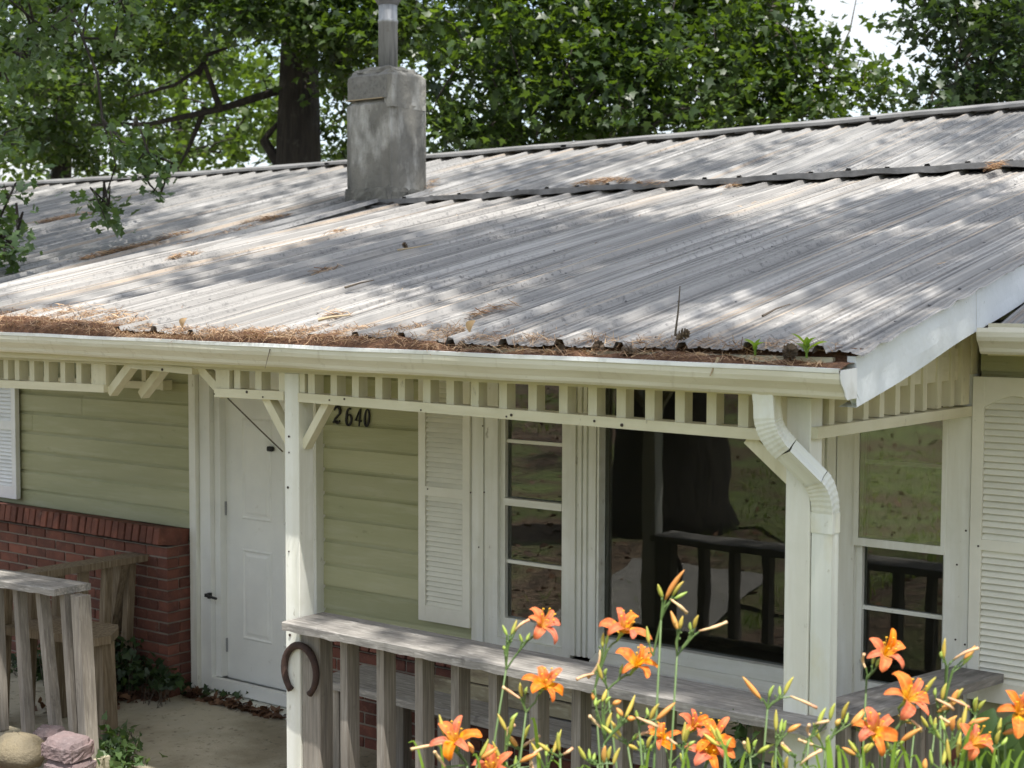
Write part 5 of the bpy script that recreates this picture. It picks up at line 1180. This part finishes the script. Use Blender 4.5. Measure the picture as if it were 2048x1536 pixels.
LIL = [
 (1000, 3.95, (1012, 1340), [(1078, 1258, F_, dict(s=1.02, ax=(.25, .05), r=(1040, 1300))), (1015, 1272, G_, dict(v=(-10, -22), r=(1012, 1300))), (1022, 1270, B_, dict(v=(12, -30), r=(1014, 1300))), (1030, 1262, W_, dict(v=(28, -22), r=(1016, 1295))), (1045, 1285, G_, dict(v=(-6, -18), r=(1036, 1305))), (1052, 1282, G_, dict(v=(8, -16), r=(1040, 1300))), (1010, 1300, G_, dict(v=(-3, -9)))], 'daylily with one flower standing before the narrow left window', -15),
 (1045, 3.85, (1052, 1425), [(1086, 1375, F_, dict(s=1.0, ax=(.12, .0), r=(1070, 1405))), (1044, 1395, B_, dict(v=(-4, -30), r=(1046, 1410))), (1050, 1390, G_, dict(v=(4, -16), r=(1048, 1410))), (1042, 1398, W_, dict(v=(-36, -24), r=(1046, 1408)))], 'daylily with one flower in front of the bench planks, below the left window', -8),
 (960, 3.75, (935, 1530), [(912, 1488, F_, dict(s=1.02, ax=(.05, .02), r=(925, 1515))), (888, 1470, B_, dict(v=(-10, -40), r=(915, 1508))), (888, 1487, W_, dict(v=(-66, 10), r=(915, 1508))), (893, 1537, W_, dict(v=(-24, -34)))], 'daylily with one flower low at the left end of the clump', 0),
 (1000, 3.8, (1005, 1545), [(985, 1545, F_, dict(s=.95, ax=(-.1, .25))), (1007, 1535, B_, dict(v=(-22, -54))), (1030, 1540, G_, dict(v=(2, -28))), (1040, 1524, O_, dict(v=(36, -18))), (1060, 1535, W_, dict(v=(26, -38))), (1013, 1462, B_, dict(v=(-18, -34), r=(1010, 1500))), (1020, 1470, B_, dict(v=(10, -42), r=(1012, 1500))), (1016, 1478, W_, dict(v=(14, -28), r=(1012, 1500))), (1020, 1440, G_, dict(v=(16, -14), r=(1012, 1500)))], 'daylily with an opening flower at the bottom edge and a fan of tan buds', 5),
 (1090, 3.85, (1095, 1545), [(1082, 1520, B_, dict(v=(-20, -36))), (1092, 1514, G_, dict(v=(2, -24))), (1104, 1510, B_, dict(v=(20, -50), r=(1098, 1530))), (1070, 1545, W_, dict(v=(-8, -20)))], 'budding daylily without a flower between the lowest and second flowers', 0),
 (1180, 3.9, (1190, 1375), [(1243, 1265, F_, dict(s=1.05, ax=(.15, .08), r=(1215, 1300))), (1205, 1295, B_, dict(v=(2, -30), r=(1205, 1320))), (1212, 1290, G_, dict(v=(6, -24), r=(1208, 1320))), (1200, 1300, W_, dict(v=(-24, 58), r=(1205, 1300))), (1192, 1347, W_, dict(v=(-40, 10), r=(1200, 1330))), (1186, 1400, O_, dict(v=(4, -22))), (1192, 1415, G_, dict(v=(10, -16)))], 'daylily with one flower before the left corner of the picture window', -12),
 (1215, 3.85, (1215, 1380), [(1270, 1335, F_, dict(s=.98, ax=(.2, .12), r=(1240, 1358))), (1205, 1360, B_, dict(v=(-10, -34), r=(1212, 1370))), (1210, 1352, G_, dict(v=(4, -16), r=(1212, 1370))), (1240, 1350, G_, dict(v=(6, -22), r=(1236, 1362)))], 'daylily with one flower just below the one at the picture window corner', -6),
 (1205, 3.75, (1210, 1480), [(1190, 1412, G_, dict(v=(2, -16), r=(1205, 1460))), (1204, 1403, B_, dict(v=(10, -24), r=(1205, 1440))), (1212, 1408, G_, dict(v=(10, -16), r=(1207, 1440))), (1225, 1408, O_, dict(v=(18, -6), r=(1208, 1430))), (1205, 1458, W_, dict(v=(-26, -26))), (1206, 1464, G_, dict(v=(0, -24))), (1212, 1460, B_, dict(v=(12, -36)))], 'budding daylily with closed buds only, below the second flower pair', 0),
 (1205, 3.7, (1208, 1488), [(1250, 1435, B_, dict(v=(22, -44), r=(1245, 1445))), (1245, 1432, O_, dict(v=(-12, -16), r=(1240, 1448))), (1255, 1438, O_, dict(v=(16, -2), r=(1245, 1448))), (1275, 1436, W_, dict(v=(40, 16), r=(1248, 1445))), (1237, 1440, G_, dict(v=(0, -18), r=(1236, 1452)))], 'daylily leaning right with a long pale wilted bloom at its tip', -12),
 (1175, 3.65, (1195, 1530), [(1172, 1520, B_, dict(v=(-16, -30))), (1180, 1520, G_, dict(v=(-2, -22))), (1186, 1522, G_, dict(v=(4, -16))), (1216, 1520, B_, dict(v=(6, -28))), (1226, 1530, B_, dict(v=(14, -34))), (1208, 1525, O_, dict(v=(2, -36)))], 'short budding daylily low between the flower groups', 0),
 (1292, 3.75, (1322, 1240), [(1330, 1200, O_, dict(v=(38, -62), r=(1326, 1225))), (1325, 1195, B_, dict(v=(-10, -28), r=(1324, 1215))), (1345, 1192, B_, dict(v=(22, -30), r=(1335, 1212))), (1348, 1198, G_, dict(v=(28, -14), r=(1335, 1212))), (1340, 1198, W_, dict(v=(34, 28), r=(1326, 1218))), (1298, 1287, B_, dict(v=(-4, -34), r=(1306, 1312)))], 'tallest daylily, its orange bud rising over the picture window', -6),
 (1335, 3.8, (1354, 1312), [(1356, 1260, O_, dict(v=(-14, -38), r=(1352, 1285))), (1360, 1258, B_, dict(v=(6, -26), r=(1354, 1285))), (1382, 1262, G_, dict(v=(-2, -18), r=(1376, 1280))), (1388, 1258, B_, dict(v=(8, -30), r=(1378, 1280))), (1398, 1262, W_, dict(v=(58, -16), r=(1376, 1285)))], 'slender daylily with a curved pale wilted bloom pointing right at the picture window', -10),
 (1290, 3.7, (1278, 1450), [(1276, 1438, G_, dict(v=(-4, -18))), (1300, 1440, B_, dict(v=(18, -34))), (1312, 1440, O_, dict(v=(40, -34))), (1272, 1434, W_, dict(v=(44, 18))), (1296, 1432, G_, dict(v=(-2, -16)))], 'daylily with a half opened orange bud left of the flower cluster', 0),
 (1330, 4.3, (1340, 1530), [(1325, 1480, F_, dict(s=.95, ax=(-.1, .05))), (1383, 1460, F_, dict(s=1.0, ax=(.1, .1), r=(1372, 1500)))], 'daylily with two shaded flowers behind the post side cluster', 0),
 (1400, 3.9, (1400, 1560), [(1428, 1480, F_, dict(s=.98, ax=(.15, .05), r=(1415, 1520))), (1418, 1512, F_, dict(s=1.02, ax=(.05, .0), r=(1410, 1540))), (1360, 1540, W_, dict(v=(-24, 12))), (1370, 1530, B_, dict(v=(-10, -24)))], 'daylily with two overlapping sunlit flowers left of the corner post', 0),
 (1510, 3.75, (1535, 1418), [(1522, 1398, O_, dict(v=(-36, -44), r=(1530, 1405))), (1538, 1396, G_, dict(v=(10, -26), r=(1536, 1408))), (1560, 1392, G_, dict(v=(0, -20), r=(1548, 1402))), (1568, 1390, B_, dict(v=(20, -36), r=(1550, 1402))), (1580, 1392, W_, dict(v=(52, 22), r=(1552, 1402)))], 'tall daylily without a flower in front of the corner post', -12),
 (1550, 3.7, (1552, 1495), [(1552, 1462, B_, dict(v=(2, -42))), (1560, 1466, G_, dict(v=(6, -28))), (1568, 1464, G_, dict(v=(4, -24))), (1575, 1464, O_, dict(v=(26, -16))), (1545, 1540, B_, dict(v=(8, -36))), (1572, 1545, B_, dict(v=(2, -36)))], 'budding daylily whose buds stand before the corner post', 0),
 (1590, 3.6, (1618, 1478), [(1636, 1452, B_, dict(v=(16, -36), r=(1625, 1470))), (1630, 1448, W_, dict(v=(26, -6), r=(1624, 1470))), (1622, 1475, W_, dict(v=(-4, -26))), (1600, 1530, W_, dict(v=(42, -30))), (1660, 1440, B_, dict(v=(10, -34), r=(1628, 1472)))], 'daylily leaning right across the downspout with faded blooms', -20),
 (1640, 3.7, (1660, 1480), [(1684, 1440, B_, dict(v=(12, -40), r=(1668, 1468))), (1690, 1448, G_, dict(v=(8, -22), r=(1670, 1468))), (1702, 1448, O_, dict(v=(28, -28), r=(1674, 1465))), (1672, 1452, O_, dict(v=(10, -14)))], 'budding daylily just right of the downspout', -14),
 (1705, 3.85, (1733, 1360), [(1768, 1314, F_, dict(s=.98, ax=(.1, .15), r=(1750, 1338))), (1732, 1338, W_, dict(v=(-4, -30), r=(1735, 1350))), (1745, 1330, G_, dict(v=(8, -22), r=(1742, 1345))), (1752, 1334, G_, dict(v=(12, -20), r=(1745, 1345)))], 'daylily with the topmost flower right of the downspout', -10),
 (1745, 3.7, (1760, 1500), [(1812, 1402, F_, dict(s=1.12, ax=(.0, -.05), spin=.2, r=(1802, 1445))), (1822, 1440, W_, dict(v=(20, 22), r=(1800, 1450))), (1850, 1388, B_, dict(v=(20, -36), r=(1806, 1440)))], 'daylily with the largest flower in front of the end railing', 0),
 (1760, 3.65, (1770, 1505), [(1745, 1468, F_, dict(s=1.08, ax=(.02, .0), r=(1765, 1500))), (1705, 1450, O_, dict(v=(26, -26), r=(1740, 1480))), (1790, 1490, G_, dict(v=(4, -20))), (1800, 1492, G_, dict(v=(12, -16))), (1800, 1485, O_, dict(v=(42, -34)))], 'daylily with a broad flower low right of the downspout', 0),
 (1855, 3.8, (1890, 1400), [(1888, 1318, B_, dict(v=(2, -42), r=(1892, 1330))), (1884, 1316, G_, dict(v=(-2, -14), r=(1892, 1330))), (1906, 1320, W_, dict(v=(48, -26), r=(1895, 1335))), (1928, 1318, O_, dict(v=(26, -26), r=(1905, 1340))), (1925, 1330, G_, dict(v=(20, -20), r=(1905, 1345)))], 'tall daylily with folded faded bloom against the right shutter', -8),
 (1850, 3.7, (1880, 1440), [(1884, 1400, B_, dict(v=(8, -34))), (1870, 1392, G_, dict(v=(2, -16))), (1872, 1398, W_, dict(v=(34, 20))), (1875, 1424, O_, dict(v=(44, -24))), (1905, 1410, O_, dict(v=(10, -32))), (1912, 1400, B_, dict(v=(14, -24))), (1895, 1395, W_, dict(v=(40, 18)))], 'daylily thick with buds at the middle of the right clump', 0),
 (1880, 3.6, (1900, 1500), [(1925, 1455, B_, dict(v=(12, -44))), (1935, 1450, O_, dict(v=(42, -16))), (1910, 1450, W_, dict(v=(-28, -14))), (1918, 1462, B_, dict(v=(2, -28))), (1905, 1462, O_, dict(v=(2, -30))), (1890, 1462, G_, dict(v=(-6, -24))), (1935, 1470, G_, dict(v=(14, -34))), (1880, 1478, G_, dict(v=(-8, -20)))], 'daylily with a crowded fan of tan buds at the far right', 0),
 (1900, 3.55, (1905, 1560), [(1938, 1492, F_, dict(s=.98, ax=(.55, -.05), spin=.5, r=(1920, 1530))), (1900, 1525, B_, dict(v=(-4, -46))), (1885, 1530, B_, dict(v=(14, -40))), (1865, 1530, G_, dict(v=(-4, -30))), (1915, 1515, B_, dict(v=(10, -50))), (1850, 1540, O_, dict(v=(2, -22))), (1958, 1478, W_, dict(v=(28, 22), r=(1930, 1520)))], 'daylily with one side facing flower under the far right buds', 0),
 (1985, 3.7, (2010, 1450), [(2034, 1428, F_, dict(s=1.05, ax=(.1, .1), r=(2022, 1445))), (1998, 1470, B_, dict(v=(6, -34), r=(2005, 1480))), (2005, 1468, O_, dict(v=(40, -14), r=(2005, 1480)))], 'daylily with a flower cut by the right edge of the picture', -8)]
for bx, D, fk, heads, lab, dx in LIL: lily(gbase(bx, D, dx), at(fk[0], fk[1], D), heads, lab, D)
# budding scapes that fill the clump
where = ['low at the left edge of the clump', 'beside the lowest left flower', 'between the second and third flower stems', 'under the picture window corner flowers', 'left of the shaded flowers', 'among the overlapping flowers', 'right of the overlapping flowers', 'at the foot of the corner post', 'in front of the downspout foot', 'right of the downspout foot', 'below the broad flower', 'under the largest flower', 'left of the crowded tan buds', 'among the crowded tan buds', 'right of the crowded tan buds', 'at the right edge of the clump']
for i, (x, y) in enumerate(((955, 1520), (1040, 1500), (1120, 1515), (1255, 1490), (1290, 1505), (1365, 1500), (1450, 1500), (1500, 1515), (1590, 1515), (1650, 1500), (1722, 1515), (1790, 1520), (1830, 1450), (1868, 1470), (1950, 1430), (1990, 1500))):
    D = random.uniform(3.6, 4.0); hd = []
    for k in range(random.randint(3, 5)):
        an = random.uniform(-1.1, 1.1); kd = random.choice('gggbbbow'); L = {'g': 20, 'b': 36, 'o': 34, 'w': 40}[kd]*random.uniform(.7, 1.2); r0 = random.uniform(6, 26)
        hd.append((x+r0*math.sin(an), y-r0*math.cos(an)*.8, kd, dict(v=(L*math.sin(an), -L*math.cos(an)*(.5 if kd == 'w' else 1)))))
    lily(gbase(x-random.uniform(0, 25), D), at(x, y, D), hd, 'flowerless daylily stem with a spray of buds ' + where[i], D)
# blades of the clump
fol = MB(); 
def strap(x, y0, tipx, tipy, D, w=.016):
    p0 = gbase(x, D); p2 = at(tipx, tipy, D); p1 = at((x+tipx)/2, min(y0, tipy)-60, D); c_ = bez(p0, p1, p2, 10); n = 10; Pq = np.zeros((n, 3, 3))
    for i, q in enumerate(c_):
        t = i/(n-1); wd = w*(1-t)**.5+.0008; Pq[i] = [q-RT*wd/2+UP*.003, q, q+RT*wd/2+UP*.003]
    return MB().grid(Pq)
bl_ = empty('daylily_leaves', gbase(1500, 3.7), 'arching green strap leaves at the base of the daylilies', 'plant')
for x, y0, tx, ty, D in ((1100, 1480, 1062, 1440, 3.9), (1110, 1470, 1170, 1560, 3.8), (1040, 1500, 1010, 1560, 3.8), (1690, 1475, 1750, 1545, 3.6), (1700, 1470, 1672, 1500, 3.6), (1860, 1440, 1960, 1450, 3.5), (1890, 1470, 1985, 1515, 3.6), (1930, 1480, 2030, 1530, 3.6), (1950, 1520, 2060, 1505, 3.5), (1240, 1520, 1260, 1570, 3.8), (1380, 1530, 1340, 1560, 3.8), (1480, 1520, 1440, 1560, 3.8), (1655, 1540, 1610, 1560, 3.6), (1800, 1540, 1770, 1580, 3.6), (1965, 1450, 1995, 1530, 3.6), (1150, 1540, 1130, 1580, 3.8)):
    o = strap(x, y0, tx, ty, D).build('leaf', m_blade, bl_, smooth=True); set_rnd(o, random.random())
for k in range(70):
    x = random.uniform(900, 2040) if k % 3 else random.uniform(1650, 2040); tx = x+random.choice((-1, 1))*random.uniform(20, 110); o = strap(x, random.uniform(1490, 1560), tx, random.uniform(1480, 1640), random.uniform(3.4, 4.1), random.uniform(.010, .018)).build('leaf', m_blade, bl_, smooth=True); set_rnd(o, random.random())
# shrubby plant at the right under the shutter
sp_ = empty('leafy_plant', gbase(2000, 4.6), 'dark green lobed plant below the right shutter', 'plant')
for k in range(26):
    a = at(2000+random.gauss(0, 40), 1700, 4.7+random.uniform(-.2, .3)); a[2] = float(gz(a[0], a[1]))-.01; tip = at(random.uniform(1930, 2120), random.uniform(1405, 1530), 4.5+random.uniform(-.2, .3)); b = MB(); s0 = tip-(0, 0, .13)+rng.normal(0, .03, 3)
    blade_leaf(b, s0, tip, .075, -FW+UP*.5, 8); o = b.build('leaf', m_near, sp_, smooth=True); set_rnd(o, random.random())
    MB().tube([a, (a+s0)/2+(0, 0, .05), s0], .003, 4).build('stem', m_stem, sp_)
# twining vine hanging on the railing left of the corner post
vp = empty('vine', onY(1490, 1500, 4.62), 'light green vine clinging to the railing left of the corner post', 'plant')
pp = np.array([onY(x+random.gauss(0, 8), y+random.gauss(0, 8), 4.60+random.uniform(-.05, .03)) for x, y in [(1468, 1440), (1480, 1445), (1490, 1436), (1500, 1448), (1508, 1455), (1478, 1462), (1490, 1470), (1484, 1485), (1494, 1495), (1488, 1510), (1500, 1520), (1478, 1525), (1492, 1535), (1470, 1515)]*3])
V, T, R_ = scatter(T_IVY, pp, .055, .7); V = V; fastmesh('foliage', V, T, m_sprout if 0 else m_near, R_, org=pp[0], parent=vp)
MB().tube([onY(1500, 1600, 4.62), onY(1486, 1520, 4.61), onY(1494, 1460, 4.61), onY(1470, 1438, 4.6)], .0028, 4).build('stem', m_stem, vp)
